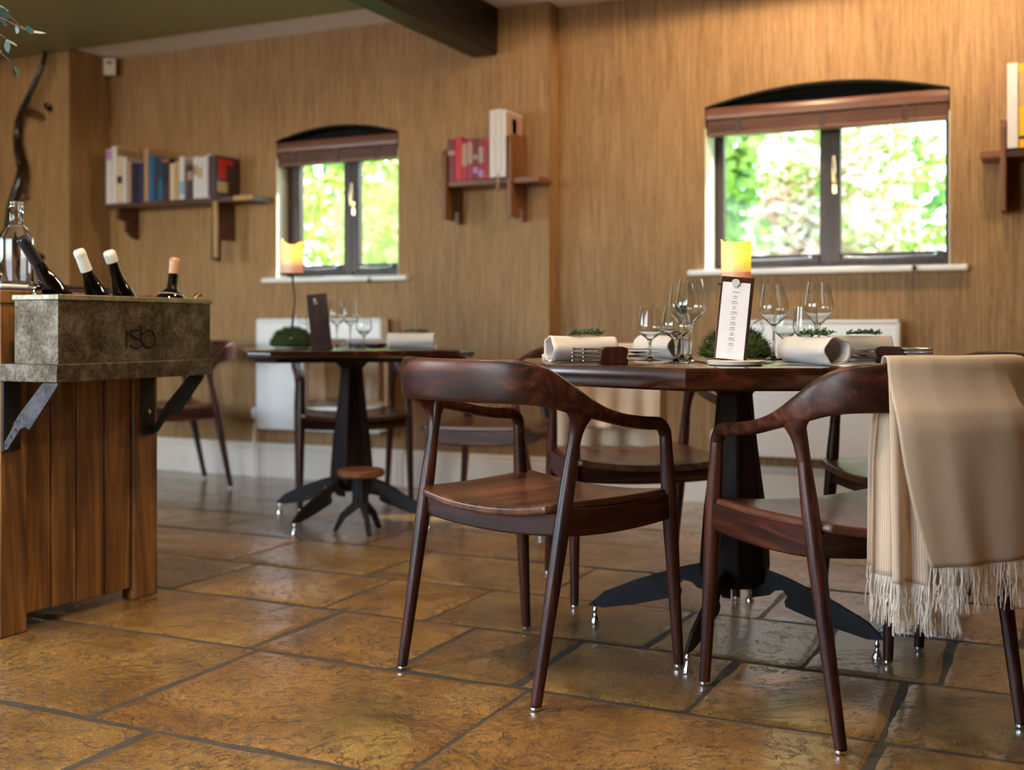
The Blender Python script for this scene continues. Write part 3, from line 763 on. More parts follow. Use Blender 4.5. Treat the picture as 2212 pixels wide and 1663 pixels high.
def chair(name, label, loc, rz, group):
    t = thing(name, label, 'chair', loc, rz, group)
    obj('backrest', chair_crest(), M['chair_x'], t, smooth=60, sub=1)
    for s in (-1, 1):
        a = Vector((s*.219, 0, .012)); b = Vector((s*.230, .118, .60))
        L = []
        for z, r in ((0, .0125), (.15, .0145), (.33, .0178), (.40, .0185), (.47, .0175), (.55, .0138), (.59, .0135), (.66, .0135)):
            p = a.lerp(b, z/.60 if z > 0 else 0); 
            p.z = max(z, .008); L.append((p.x, p.y, p.z, r))
        LM = leg_mb(L); rg = []
        for z, fx, fy, dx in ((.550, .0139, .0139, 0), (.585, .0150, .0160, .003), (.600, .0160, .0195, .006), (.614, .0166, .028, .010), (.627, .0166, .042, .013), (.640, .0150, .060, .014)):
            p = a.lerp(b, z/.60); rg.append([Vector((p.x+s*dx+fx*cos(2*pi*k/16), p.y+fy*sin(2*pi*k/16), z)) for k in range(16)])
        LM.loft(rg)
        lg = obj('leg', LM, M['chair_z'], t, smooth=60)
        obj('foot_glide', MB().lathe([(0, 0), (.010, 0), (.0125, .002), (.0125, .0075), (0, .009)], 14, (a.x, a.y-.0, 0)), M['chrome'], lg)
        a = Vector((s*.253, .472, .012)); b = Vector((s*.243, .431, .575)); L = []
        for z, r in ((0, .0125), (.15, .0148), (.33, .0185), (.41, .019), (.47, .0178), (.53, .0154), (.558, .0150), (.572, .0125)):
            p = a.lerp(b, z/.575); p.z = max(z, .008); L.append((p.x, p.y, p.z, r))
        lg = obj('leg', leg_mb(L), M['chair_z'], t, smooth=60)
        obj('foot_glide', MB().lathe([(0, 0), (.010, 0), (.0125, .002), (.0125, .0075), (0, .009)], 14, (a.x, a.y, 0)), M['chrome'], lg)
    # apron: four rails curved along their lower edge
    def rail(p, q, sag, top=.415, low=.362, th=.020, mt='chair_x'):
        fr = MB()
        p, q = Vector(p), Vector(q); d = (q-p).normalized(); nn = Vector((d.y, -d.x)); rg = []
        for i in range(11):
            u = i/10; c = p.lerp(q, u); s_ = sag*4*u*(1-u)
            bow = nn*(-.0)
            a_, b_ = low-s_, top-s_
            rg.append([(c.x+nn.x*k, c.y+nn.y*k, z) for k, z in ((th/2, a_+.003), (th/2, b_), (-th/2, b_), (-th/2, a_+.003), (0, a_))])
        fr.loft(rg); obj('seat_rail', fr, M[mt], t, smooth=50, bevel=.003)
    rail((-.220, .082), (.220, .082), .014); rail((-.245, .443), (.245, .443), .012)
    rail((.226, .075), (.247, .445), .010, top=.424, mt='rail_y'); rail((-.226, .075), (-.247, .445), .010, top=.424, mt='rail_y')
    # dished seat with raised side wings
    def top(u, v, dz=0):
        y = .050+.435*v; hw = lerp(.216, .252, v)
        e = 2*u-1
        x = e*hw*(1-.012*(1-v))
        # rounded rear and front outline
        y += -.012*(1-e*e)*(1-v)+.018*(1-e*e)*v
        if abs(e) > .93: y += (.02*(1-v)-.02*v)*((abs(e)-.93)/.07)
        z = .418+.018*abs(e)**2.2-.004*(1-e*e)*(1-v)-.004*sin(pi*v)
        if v > .9: z -= .006*(v-.9)/.1*(1-e*e)
        return (x, y, z+dz)
    S = MB(); nu, nv = 28, 20
    S.grid(lambda u, v: top(u, v), nu, nv)
    obj('seat', S, M['chair_y'], t, smooth=60, solid=.020, off=-1, bevel=.006, seg=3)
    return t
GC = 'dark wooden armchairs around the tables'
chA = chair('dining_armchair', 'nearest whole dark walnut armchair seen from behind, curved back towards the viewer', (-1.231, 2.334, 0), radians(-18.42), GC)
dup(chA, (-.234, 2.442, 0), radians(45.09), 'dark walnut armchair at the right with a cream throw over its back', GC)
dup(chA, (-1.383, 3.678, 0), radians(-142.7), 'dark armchair facing the viewer behind the large table, pale throw on its back', GC)
dup(chA, (-3.215, 4.80, 0), radians(-138.8), 'dark armchair facing the viewer behind the square table by the left radiator', GC)
dup(chA, (-4.047, 4.861, 0), radians(147.4), 'dark armchair by the wall seen behind the metal wine cooler', GC)
dup(chA, (-.125, 3.607, 0), radians(128.8), 'dark armchair behind the throw-covered one at the far right of the large table', GC)
dup(chA, (-1.879, 4.333, 0), radians(100.5), 'dark armchair standing sideways between the two tables', GC)

# ------------------------------------------------------------------ throws
def crest_path():
    h = crest_tab()[:12]; P = [Vector((-r, f, 0)) for (r, f, a, b, t) in reversed(h[1:])]+[Vector((r, f, 0)) for (r, f, a, b, t) in h]
    Z = [b for (r, f, a, b, t) in reversed(h[1:])]+[b for (r, f, a, b, t) in h]
    return P, Z
CP, CZ = crest_path()
cum = [0]
for p, q in zip(CP, CP[1:]): cum.append(cum[-1]+(q-p).length)
c0 = cum[11]
def crest_at(a):
    s = a+c0; s = min(max(s, 0), cum[-1]-1e-6)
    i = max(k for k in range(len(cum)-1) if cum[k] <= s); u = (s-cum[i])/(cum[i+1]-cum[i])
    p = CP[i].lerp(CP[i+1], u); z = CZ[i]+(CZ[i+1]-CZ[i])*u
    def tan(k): return (CP[min(k+1, len(CP)-1)]-CP[max(k-1, 0)]).normalized()
    d = tan(i).lerp(tan(i+1), u).normalized()
    return p, Vector((d.y, -d.x, 0)), z
def throw(label, loc, rz, a0, a1, out_hem, in_hem, mat, fold, fr_len=.075, seed=1, slant=0.0, band=None, fringe=True):
    t = thing('throw_blanket', label, 'throw', loc, rz)
    throw_layer(t, a0, a1, out_hem, in_hem, mat, fold, fr_len, seed, slant, fringe)
    return t
def throw_layer(t, a0, a1, out_hem, in_hem, mat, fold, fr_len=.075, seed=1, slant=0.0, fringe=True):
    band = None
    R = random.Random(seed); cols = 90; rows_o, rows_i = 40, 30
    V = MB(); uv = []
    def column(i):
        s = i/cols; a = a0+(a1-a0)*s
        p, nn, z = crest_at(a); pts = []
        zo = out_hem(s); zi = in_hem(s)
        for j in range(rows_i, 0, -1):     # inner side, from hem up
            u = j/rows_i; zz = z+.004-(z-zi)*u
            k = min(1, u*5)
            tg0 = Vector((-nn.y, nn.x, 0)); pts.append((p-nn*(.022+fold(s, -u)*k)-tg0*((1-s)*.014*min(1, u*2.2) if fringe else 0)+Vector((0, 0, zz)), -u*(z-zi)-.02))
        for j in range(5):                # over the top
            q = pi*j/4; pts.append((p+nn*(-.020*cos(q))+Vector((0, 0, z+.005+.008*sin(q))), -.015+.03*j/4))
        for j in range(1, rows_o+1):
            u = j/rows_o; zz = z+.004-(z-zo)*u; k = min(1, u*4)
            d = crest_at(a)[1]
            tg = Vector((-nn.y, nn.x, 0))
            pts.append((p+nn*(.022+.01*k+fold(s, u)*k)+tg*(slant*u*u*(1-s)**1.0)+Vector((0, 0, zz)), .02+u*(z-zo)))
        return pts
    G = [column(i) for i in range(cols+1)]; nr = len(G[0])
    for i, c in enumerate(G):
        for (p, d) in c: V.v.append(tuple(p)); uv.append(((a0+(a1-a0)*i/cols), d))
    for i in range(cols):
        for j in range(nr-1):
            a = i*nr+j; V.f.append((a, a+nr, a+nr+1, a+1))
    cl = obj('cloth', V, mat, t, smooth=80, solid=.0022, uv=uv)
    if band:
        B = MB(); 
    if fringe:
        for side in (0, -1):
            F = MB(); cnt = 210
            for k in range(cnt):
                s = (k+R.random()*.8)/cnt*cols; i = min(int(s), cols-1); u = s-i
                e = Vector(G[i][side][0]).lerp(Vector(G[i+1][side][0]), u)
                L = fr_len*R.uniform(.75, 1.12); dx, dy = R.uniform(-.012, .012), R.uniform(-.008, .008)
                bx = R.uniform(-.008, .008)
                pts = [e+Vector((0, 0, .002)), e+Vector((bx, dy*.3, -L*.35)), e+Vector((dx*.7-bx*.3, dy*.6, -L*.7)), e+Vector((dx, dy, -L))]
                F.tube(pts, [.0009, .0010, .0009, .0007], 4)
            f = obj('fringe', F, M['fringe'], t, smooth=60)
    return t
def foldB(s, u):
    au = abs(u); a = -.150+(.335+.150)*s
    k = 1/(1+math.exp(-(.105+.055*au-a)*260))      # sheet stands proud left of a slanting crease
    return .016*au+.034*k*min(1, au*3)+.005*sin(s*13+1)*au+.003*sin(s*31+au*3)*au
def foldU(s, u):
    au = abs(u); return .016*au**.6*sin(s*17+.6)+.012*au-.004*(1-au)
tb_ = throw('cream waffle-weave throw with fringes draped over the back of the right armchair', (-.234, 2.442, 0), radians(45.09), -.150, .335,
      lambda s: .362+.028*s+.012*(1-s)**4, lambda s: .345+.02*s, M['throw'], foldB, .082, 3, slant=.062)
throw_layer(tb_, -.149, -.02, lambda s: .338-.012*s, lambda s: .335, M['throw'], foldU, .088, 4)
throw('pale throw hanging on the armchair behind the large table', (-1.383, 3.678, 0), radians(-142.7), -.20, .17,
      lambda s: .40+.01*s, lambda s: .475, M['throw'], lambda s, u: .010*sin(s*26)*abs(u)+.012*abs(u), .03, 5, fringe=False)
tf_ = throw('cream and tan throw on the armchair by the left radiator', (-3.215, 4.80, 0), radians(-138.8), -.20, .18,
      lambda s: .42, lambda s: .455, M['throw'], lambda s, u: .008*sin(s*18)*abs(u)+.008*abs(u), .03, 6, fringe=False)
throw_layer(tf_, -.10, .09, lambda s: .50, lambda s: .462, M['throw_tan'], lambda s, u: .006*abs(u)+.012, .03, 6, fringe=False)
tf_.children[1]['label'] = 'tan centre panel of the throw'

# ------------------------------------------------------------------ tables
TH = .732
BL = [(.05, .105), (.05, .195), (.15, .170), (.27, .128), (.36, .088), (.405, .048), (.36, .044), (.27, .060), (.17, .086), (.145, .094), (.142, .108), (.15, .122), (.138, .136), (.115, .132), (.10, .118)]
def dining_table(label, loc, top_poly, angs, base_z, thick, lower=None):
    t = thing('dining_table', label, 'table', loc, 0, 'pedestal dining tables')
    n = len(top_poly)
    def ring(k, z): return [(x*k, y*k, z) for x, y in top_poly]
    tp = MB().loft([ring(.93, TH-thick), ring(.975, TH-thick), ring(.992, TH-thick+.006), ring(1, TH-thick+.016), ring(1, TH-.010), ring(.992, TH-.001), ring(.985, TH)])
    to = obj('tabletop', tp, M['table'], t, smooth=30)
    if lower: obj('apron', MB().loft([ring(lower-.02, TH-thick-.018), ring(lower, TH-thick-.016), ring(lower, TH-thick)]), M['table_base'], t, smooth=30)
    zt = TH-thick-(.018 if lower else 0)
    prof = [(.0, base_z-.012), (.055, base_z-.010), (.088, base_z+.010), (.094, base_z+.05), (.091, base_z+.10), (.083, .34), (.067, .46), (.054, .57), (.048, zt-.035), (.083, zt-.001), (0, zt-.001)]
    obj('column', MB().lathe(prof, 8, phase=radians(22.5-2), cap=True), M['table_base'], t, smooth=25, bevel=.004)
    for a in angs:
        Mx = RZ(radians(a))
        b = obj('blade_foot', MB().prism(BL, 'y', -.005, .005, Mx), M['blade'], t, smooth=0, bevel=.0015)
        c = Mx @ Vector((.385, 0, 0))
        obj('foot_glide', MB().lathe([(0, 0), (.014, 0), (.014, .004), (.008, .016), (.0045, .026), (.008, .034), (.0045, .042), (.0045, .052), (0, .052)], 14, (c.x, c.y, 0)), M['chrome'], b)
    return t
oct_ = [(.605*cos(radians(4.5+45*k)), .605*sin(radians(4.5+45*k))) for k in range(8)]
dining_table('large octagonal dark polished dining table on a black blade-footed column, front right', (-.796, 3.055, 0), oct_, (187, 268, 349, 98), .14, .052)
sq = []
for k in range(4):
    for (x, y) in ((.45, -.37), (.45, .37)):
        v = RZ(radians(-49+90*k)) @ Vector((x, y, 0)); sq.append((v.x, v.y))
dining_table('smaller square dark dining table with clipped corners in front of the left window', (-2.739, 4.156, 0), sq, (178, -92, -2, 88), .14, .030, .93)

# small stool in front of the square table
st = thing('bag_stool', 'small low stool with a round wooden top and black bent legs beneath the square table', 'stool', (-2.545, 3.93, 0))
obj('top', MB().lathe([(0, .225), (.088, .225), (.094, .232), (.094, .248), (.088, .254), (0, .255)], 32), M['shelf'], st, smooth=35)
obj('post', MB().lathe([(0, .10), (.024, .10), (.026, .225), (0, .225)], 10, cap=True), M['blade'], st)
for a in (200, 320, 80):
    Mx = RZ(radians(a)); obj('leg', MB().prism([(.005, .225), (.034, .225), (.036, .12), (.085, .075), (.115, .004), (.100, .0), (.065, .055), (.005, .10)], 'y', -.009, .009, Mx), M['blade'], st, smooth=0, bevel=.003)

# ------------------------------------------------------------------ table-top things
def wine_glass(label, loc, h, rb, rim, bowl_z, group):
    t = thing('wine_glass', label, 'glass', loc, 0, group)
    w = .0011
    zb = h-bowl_z  # bottom of bowl
    out = [(0, 0), (.034, 0), (.0345, .0012), (.028, .0025), (.010, .0055), (.0045, .012), (.0036, .03), (.0036, zb-.012), (.006, zb-.003)]
    bowl = []
    for i in range(15):
        u = i/14; z = zb+bowl_z*u
        if u < .42: r = rb*sin(u/.42*pi/2)**.75
        else:
            k = (u-.42)/.58; r = rb+(rim-rb)*(k**1.15)
        bowl.append((max(r, .006), z))
    inner = [(max(r-w, .0005), z+(.002 if i < 3 else 0)) for i, (r, z) in enumerate(bowl)]
    prof = out+bowl+list(reversed(inner))[0:]+[(0, zb+.004)]
    obj('goblet', MB().lathe(prof, 40), M['glass'], t, smooth=50)
    return t
GG = 'stemmed glasses on the large table'
zt = TH
wine_glass('tall wine glass, front one of the pair left of the menu', (-.862, 2.87, zt), .212, .040, .029, .115, GG)
wine_glass('tall wine glass, rear one of the pair left of the menu', (-.965, 3.13, zt), .212, .040, .029, .115, GG)
wine_glass('small stemmed water glass in front of the tall pair left of the menu', (-.868, 2.765, zt), .145, .037, .027, .088, GG)
wine_glass('small stemmed water glass, leftmost glass on the large table', (-1.000, 2.955, zt), .142, .034, .027, .088, GG)
wine_glass('tall wine glass just right of the menu', (-.715, 3.16, zt), .206, .040, .029, .113, GG)
wine_glass('small stemmed glass behind the moss, right of the menu', (-.70, 3.235, zt), .142, .034, .027, .088, GG)
wine_glass('tall wine glass furthest right on the large table', (-.60, 3.19, zt), .212, .040, .029, .115, GG)
wine_glass('small stemmed glass behind the right open napkin roll', (-.600, 3.01, zt), .142, .032, .028, .088, GG)
GL = 'glasses on the square table'
wine_glass('tall wine glass at the middle of the square table', (-2.775, 4.20, zt), .212, .040, .029, .115, GL)
wine_glass('small stemmed glass right of the tall one on the square table', (-2.635, 4.09, zt), .142, .034, .027, .088, GL)
wine_glass('tall wine glass half hidden behind the brown menu holder', (-2.905, 4.29, zt), .212, .040, .029, .115, GL)
wine_glass('small stemmed glass between moss and menu holder on the square table', (-2.98, 4.12, zt), .142, .034, .027, .088, GL)

def sprig(parent, x, y, z, L, seed, rz=0):
    R = random.Random(seed); F = MB(); Mx = T(x, y, z) @ RZ(rz)
    F.tube([Mx @ Vector((-L/2, 0, .004)), Mx @ Vector((0, 0, .008)), Mx @ Vector((L/2, 0, .003))], .0012, 5)
    for k in range(26):
        u = k/25; px = -L/2+L*u; d = R.uniform(.01, .026); a = R.uniform(-1.3, 1.3); b_ = R.uniform(.15, 1.1)
        p0 = Vector((px, 0, .005)); dirv = Vector((cos(a)*.6+.4, sin(a), sin(b_)*.9)).normalized(); e = p0+dirv*d
        F.tube([Mx @ p0, Mx @ e], [.0008, .0005], 4)
        for q in range(5):
            c = p0.lerp(e, .25+.18*q)
            for s_ in (-1, 1):
                w = Vector((R.uniform(-1, 1), R.uniform(-1, 1), R.uniform(-.3, 1))).normalized()*.0065
                F.tube([Mx @ c, Mx @ (c+w)], [.0016, .0004], 4)
    return F
def napkin(label, loc, rz, L, seed, open_end=1):
    t = thing('rolled_napkin', label, 'napkin', loc, rz, 'rolled white napkins')
    R = random.Random(seed)
    V = MB(); uv = []; nt, nl = 72, 20; r0 = .0355; turns = 1.28
    for i in range(nl+1):
        u = i/nl
        for j in range(nt+1):
            th = turns*2*pi*j/nt; rr = r0-.0045*(1-j/nt)+.0008*sin(3*th+u*4)+.0022*(u if open_end > 0 else 1-u)**3*sin(5*th)
            a = th+.6
            x = L*(u-.5)+.004*sin(a)*(1 if u in (0, 1) else 0)
            zz = .0345+rr*.94*sin(a-pi/2); yy = rr*1.04*cos(a-pi/2)
            V.v.append((x, yy, max(zz, .0012))); uv.append((L*u, r0*th))
    for i in range(nl):
        for j in range(nt):
            a = i*(nt+1)+j; V.f.append((a, a+nt+1, a+nt+2, a+1))
    obj('cloth_roll', V, M['linen'], t, smooth=70, solid=.0024, uv=uv)
    s = thing('herb_sprig', 'small green sprig on the '+{1: 'napkin left of the glasses', 2: 'napkin just right of the menu', 3: 'napkin behind the small glasses', 4: 'napkin behind the right cutlery block', 5: 'napkin of the square table'}[seed], 'sprig', (loc[0], loc[1], loc[2]+.0665), rz, 'green herb sprigs on the napkins')
    obj('stem_leaves', sprig(None, .005, -.004, 0, L*.52, seed+9, .12), M['leaf_dark'], s, smooth=0)
    obj('bud', MB().lathe([(0, 0), (.004, .003), (.004, .007), (0, .010)], 10, (-L*.18, -.006, .002)), M['berry'], s)
    return t
# camera-plane directions in room axes: screen-right is 25.5 degrees
A0 = radians(25.5)
napkin('rolled white napkin at the left side of the large table, open end to the left', (-1.115, 2.75, zt), A0+.42, .185, 1, -1)
napkin('rolled white napkin right of the menu, open end facing right', (-.535, 2.775, zt), A0-1.12, .17, 2)
napkin('rolled white napkin behind the small glasses at the back of the large table', (-1.06, 3.225, zt), A0-1.05, .17, 3)
napkin('rolled napkin behind the wooden cutlery block at the right of the table', (-.505, 3.265, zt), A0+.02, .17, 4)
napkin('rolled white napkin on the square table', (-2.41, 4.10, zt), A0+.02, .19, 5)

# menu holder on large table
m = thing('menu_holder', 'tall wooden menu board with a white printed card on the large table', 'menu', (-.703, 2.652, zt+.0130), A0+radians(-14))
Rm = Matrix.Rotation(radians(-9), 4, 'X') @ Matrix.Rotation(radians(5), 4, 'Y')
bd = obj('board', MB().box(-.038, .038, 0, .013, 0, .198, Rm), M['chair_z'], m, bevel=.0015)
cd = obj('card', MB().box(-.033, .031, -.0014, -.0004, .002, .184, Rm), M['paper'], m, smooth=0)
tx = MB(); R = random.Random(8)
z = .160
tx.box(-.010, .008, -.0022, -.0012, z, z+.0016, Rm)
z -= .010
for k in range(10):
    w = R.uniform(.008, .017); x = -.001
    # words of the dish name and of the line below it
    for (ww, hh, dz) in ((w*.8, .0018, 0), (w, .0012, -.0042)):
        q = x-ww/2
        while q < x+ww/2-.001:
            l = R.uniform(.002, .005); l = min(l, x+ww/2-q); tx.box(q, q+l, -.0022, -.0012, z+dz, z+dz+hh, Rm); q += l+.0009
    z -= .0125
obj('print', tx, M['ink'], cd, smooth=0)
def rsb(sx, sz, ox, oz, place, r, n=6):
    V = MB()
    def arc(cx, cz, rx, rz, a0, a1, k=18): return [(cx+rx*cos(radians(a0+(a1-a0)*i/k)), cz+rz*sin(radians(a0+(a1-a0)*i/k))) for i in range(k+1)]
    strokes = [[(.0, .0), (.0, .80)], [(.0, .55)]+arc(.27, .52, .26, .29, 170, 85, 10),
               arc(.36, .60, .19, .21, 55, 190, 14)+arc(.34, .20, .22, .20, 62, -165, 20),
               [(.52, .97), (.52, .40), (.53, .28)]+arc(.78, .40, .25, .40, 197, 340, 14)+arc(.78, .40, .25, .40, 340, 505, 14)]
    for s_ in strokes:
        V.tube([place(ox+x*sx, oz+z_*sz) for (x, z_) in s_], r, n)
    return V
obj('emblem', rsb(.016, .016, -.009, .014, lambda x, z_: Rm @ Vector((x, -.0017, z_)), .0003, 4), M['faint_ink'], cd)
mg = MB().lathe([(0, 0), (.0088, 0), (.0095, .0015), (.0095, .0045), (.0085, .0055), (.006, .0050), (0, .0056)], 24, M=Rm @ T(-.003, -.0014, .182) @ Matrix.Rotation(pi/2, 4, 'X'))
obj('magnet', mg, M['magnet'], m)
p = thing('side_plate', 'round pale stoneware dish under the menu holder', 'plate', (-.692, 2.662, zt))
obj('dish', MB().lathe([(0, 0), (.056, 0), (.064, .003), (.066, .011), (.0635, .0125), (.058, .0125), (0, .0125)], 48), M['ceramic'], p, smooth=50)
k = thing('butter_knife', 'small dark knife lying on the rim of the stoneware dish', 'knife', (-.640, 2.692, zt+.0130), A0)
obj('blade', MB().box(-.04, .02, -.005, .005, 0, .0018), M['cutlery'], k, bevel=.0005); obj('handle', MB().box(.018, .05, -.004, .004, -.0005, .0035), M['black'], k, bevel=.001)
# small pale coasters at both ends
for (u, n_, lb) in ((-1.25, 2.86, 'small pale stone tile at the left edge of the large table'), (-.235, 3.03, 'small wooden tile at the right edge of the large table')):
    q = thing('butter_tile', lb, 'tile', (u, n_, zt), A0)
    obj('slab', MB().box(-.022, .022, -.03, .03, 0, .017), M['ceramic'] if u < -1 else M['shelf'], q, bevel=.003)
    obj('spreader', MB().tube([(-.005, .01, .0195), (.03, -.01, .0195)], .002, 6), M['cutlery'], q)

def cutlery_block(label, loc, rz, dark, seed):
    t = thing('cutlery_block', label, 'cutlery rest', loc, rz, 'wooden cutlery rests on the large table')
    poly = [(-.032, 0), (-.038, .010), (-.033, .036), (-.024, .042), (.018, .043), (.030, .040), (.034, .030), (.028, .016), (.034, .010), (.032, 0)]
    obj('wood_block', MB().prism(poly, 'y', -.021, .021), M[dark], t, bevel=.002)
    R = random.Random(seed)
    i = 0
    for rowy in (-.0135, .0135):
        for q in range(4):
            z = .0095+q*.0090; kind = ('knife', 'fork', 'spoon')[(q+(rowy > 0)) % 3]
            ln = .078+(.022 if rowy > 0 else 0)
            cols = {'front': 'in the near column', 'back': 'in the far column'}['front' if rowy < 0 else 'back']
            pos = ('lowest', 'second', 'third', 'topmost')[q]
            c = thing('table_'+kind, 'steel %s, %s %s of the %s' % (kind, pos, cols, 'left cutlery block' if 'left' in label else 'right cutlery block'), kind,
                      Vector(loc)+RZ(rz) @ Vector((0, rowy, z)), rz, 'cutlery stacked in the wooden blocks')
            if seed == 2:
                obj('handle', MB().box(-ln, -.02, -.0062, .0062, -.0030, .0032), M['cutlery'], c, bevel=.0018)
            else: obj('handle', MB().tube([(-ln, 0, 0), (-ln+.002, 0, 0), (-ln+.012, 0, 0), (-.04, 0, .0), (.03, 0, 0)], [.0012, .0036, .0022, .0024, .0018], 8), M['cutlery'], c)
            if kind == 'knife': obj('blade', MB().prism([(.03, -.004), (.03, .005), (.10, .004), (.115, -.001), (.11, -.004)], 'z', -.0006, .0006), M['cutlery'], c, smooth=0)
            elif kind == 'fork':
                f = MB(); f.box(.03, .055, -.007, .007, -.0008, .0008)
                for s_ in (-.006, -.002, .002, .006): f.tube([(.052, s_, 0), (.075, s_, -.001), (.095, s_, .003)], [.0012, .0010, .0005], 5)
                obj('tines', f, M['cutlery'], c)
            else: obj('bowl', MB().lathe([(0, -.006), (.008, -.005), (.013, 0), (.0125, .0006), (.008, -.004), (0, -.005)], 16, M=T(.058, 0, .003) @ Matrix.Diagonal((1.7, 1, .8, 1))), M['cutlery'], c)
    return t
cutlery_block('dark wooden block holding cutlery at the left front of the table', (-.985, 2.635, zt), A0+.10, 'chair_z', 1)
cutlery_block('dark wooden block holding cutlery at the right side of the table', (-.385, 2.965, zt), A0+pi-.45, 'block', 2)

# moss bowls with iron candle stands
def moss_candle(loc, hold_z, can_h, can_r, side, seed, where):
    R = random.Random(seed)
    b_ = thing('moss_arrangement', 'domed green moss arrangement with pink buds on the %s table' % where, 'plant', loc)
    obj('dish', MB().lathe([(0, 0), (.07, 0), (.078, .006), (.080, .012), (.07, .012), (0, .010)], 32), M['ceramic'], b_)
    mo = MB()
    mo.lathe([(0, .008), (.082, .010), (.088, .022), (.080, .045), (.058, .070), (.028, .083), (0, .086)], 24)
    for k in range(1500):
        a = R.uniform(0, 2*pi); e = R.random()**.6; ph = e*pi/2
        c = Vector((.086*sin(ph)*cos(a), .086*sin(ph)*sin(a), .012+.074*cos(ph)))
        d = (c-Vector((0, 0, 0))).normalized()+Vector((R.uniform(-.7, .7), R.uniform(-.7, .7), R.uniform(-.3, .7)))
        e_ = c+d.normalized()*R.uniform(.009, .024); sd = d.cross(Vector((R.uniform(-1, 1), R.uniform(-1, 1), .2))).normalized()*.0012
        mo.add([c-sd, c+sd, e_], [(0, 1, 2)])
    obj('moss', mo, M['moss'], b_, smooth=0)
    for k in range(7):
        a = R.uniform(0, 2*pi); ph = R.uniform(.3, 1.1)
        obj('bud', MB().lathe([(0, -.004), (.005, 0), (.004, .004), (0, .006)], 8, (.09*sin(ph)*cos(a), .09*sin(ph)*sin(a), .016+.058*cos(ph))), M['berry'], b_)
    for k in range(3):
        a = R.uniform(0, 2*pi); obj('twig', MB().tube([(.05*cos(a), .05*sin(a), .05), (.08*cos(a), .08*sin(a), .085), (.07*cos(a), .075*sin(a), .11), (.05*cos(a), .06*sin(a), .10)], .0010, 5), M['trunk'], b_)
    hz = hold_z-TH
    s_ = thing('candle_stand', 'thin curved black iron candle stand rising from the moss on the %s table' % where, 'candle stand', (loc[0]+side[0], loc[1]+side[1], loc[2]+.088))
    H = hz-.088
    obj('stem', MB().tube([(.0, 0, 0), (.002, 0, H*.2), (.010, 0, H*.42), (.012, 0, H*.55), (.004, 0, H*.8), (0, 0, H-.004)], [.0045, .004, .0036, .0036, .004, .005], 10), M['iron'], s_)
    obj('pan', MB().lathe([(0, H-.006), (can_r+.004, H-.004), (can_r+.010, H+.0), (can_r+.004, H-.001), (0, H-.001)], 32), M['iron'], s_)
    c = thing('pillar_candle', 'lit orange-glowing pillar candle on the iron stand of the %s table' % where, 'candle', (loc[0]+side[0], loc[1]+side[1], hold_z+.0005))
    nt = 40; rings = []
    prof = [(.0, 0), (can_r*.97, 0), (can_r, .004)]+[(can_r, can_h*q) for q in (.2, .4, .6, .8)]
    Wx = MB()
    def rim(th): return can_h*(.84+.035*sin(th*2+seed)+.03*sin(th*3+1.3)+.13*max(0, cos(th-3.45))**8)
    for (r, z_) in prof: rings.append([Vector((r*cos(2*pi*k/nt), r*sin(2*pi*k/nt), z_)) for k in range(nt)])
    rings.append([Vector((can_r*1.03*cos(2*pi*k/nt), can_r*1.03*sin(2*pi*k/nt), rim(2*pi*k/nt))) for k in range(nt)])
    rings.append([Vector((can_r*.97*cos(2*pi*k/nt), can_r*.97*sin(2*pi*k/nt), rim(2*pi*k/nt)+.001)) for k in range(nt)])
    Wx.loft(rings, cap=False); Wx.lathe([(can_r*.99, can_h*.24), (can_r*.5, can_h*.26), (.002, can_h*.27)], nt)
    obj('wax', Wx, M['wax'], c, smooth=70)
    obj('wick', MB().tube([(0, 0, can_h*.26), (.001, 0, can_h*.66)], .001, 6), M['black'], c)
    obj('flame', MB().lathe([(0, 0), (.004, .004), (.0048, .009), (.002, .018), (0, .023)], 12, (0, 0, can_h*.64)), M['flame'], c)
    lp = lamp('candle_flame_light', 'POINT', (0, 0, can_h*.68), .85 if where == 'large' else 1.4, (1, .70, .22), shadow_soft_size=.008); lp.parent = c
moss_candle((-.775, 2.985, zt), .936, .125, .0385, (-.004, .018), 3, 'large')
moss_candle((-2.925, 3.99, zt), 1.048, .148, .045, (.0, -.0), 7, 'square')

# brown menu holder and plate on the square table
m = thing('menu_holder', 'brown wooden menu board with a silver badge on the square table', 'menu', (-2.745, 3.945, zt), A0)
Rm2 = Matrix.Rotation(radians(6), 4, 'X') @ Matrix.Rotation(radians(-5), 4, 'Y')
obj('board', MB().box(-.041, .041, 0, .018, 0, .228, Rm2), M['chair_z'], m, bevel=.002)
obj('foot', MB().box(-.043, .043, -.015, .04, 0, .014), M['chair_x'], m, bevel=.002)
obj('badge', MB().lathe([(0, 0), (.012, 0), (.012, .003), (0, .004)], 20, M=Rm2 @ T(-.006, -.0005, .198) @ Matrix.Rotation(pi/2, 4, 'X')), M['chrome'], m)
p = thing('serving_plate', 'white plate stack at the back of the square table', 'plate', (-2.79, 4.36, zt))
obj('plate', MB().lathe([(0, 0), (.06, 0), (.075, .004), (.115, .018), (.118, .021), (.074, .008), (0, .006)], 48), M['white_paint'], p, smooth=50)
obj('plate', MB().lathe([(0, .012), (.05, .012), (.065, .016), (.098, .034), (.10, .037), (.064, .020), (0, .018)], 48), M['white_paint'], p, smooth=50)

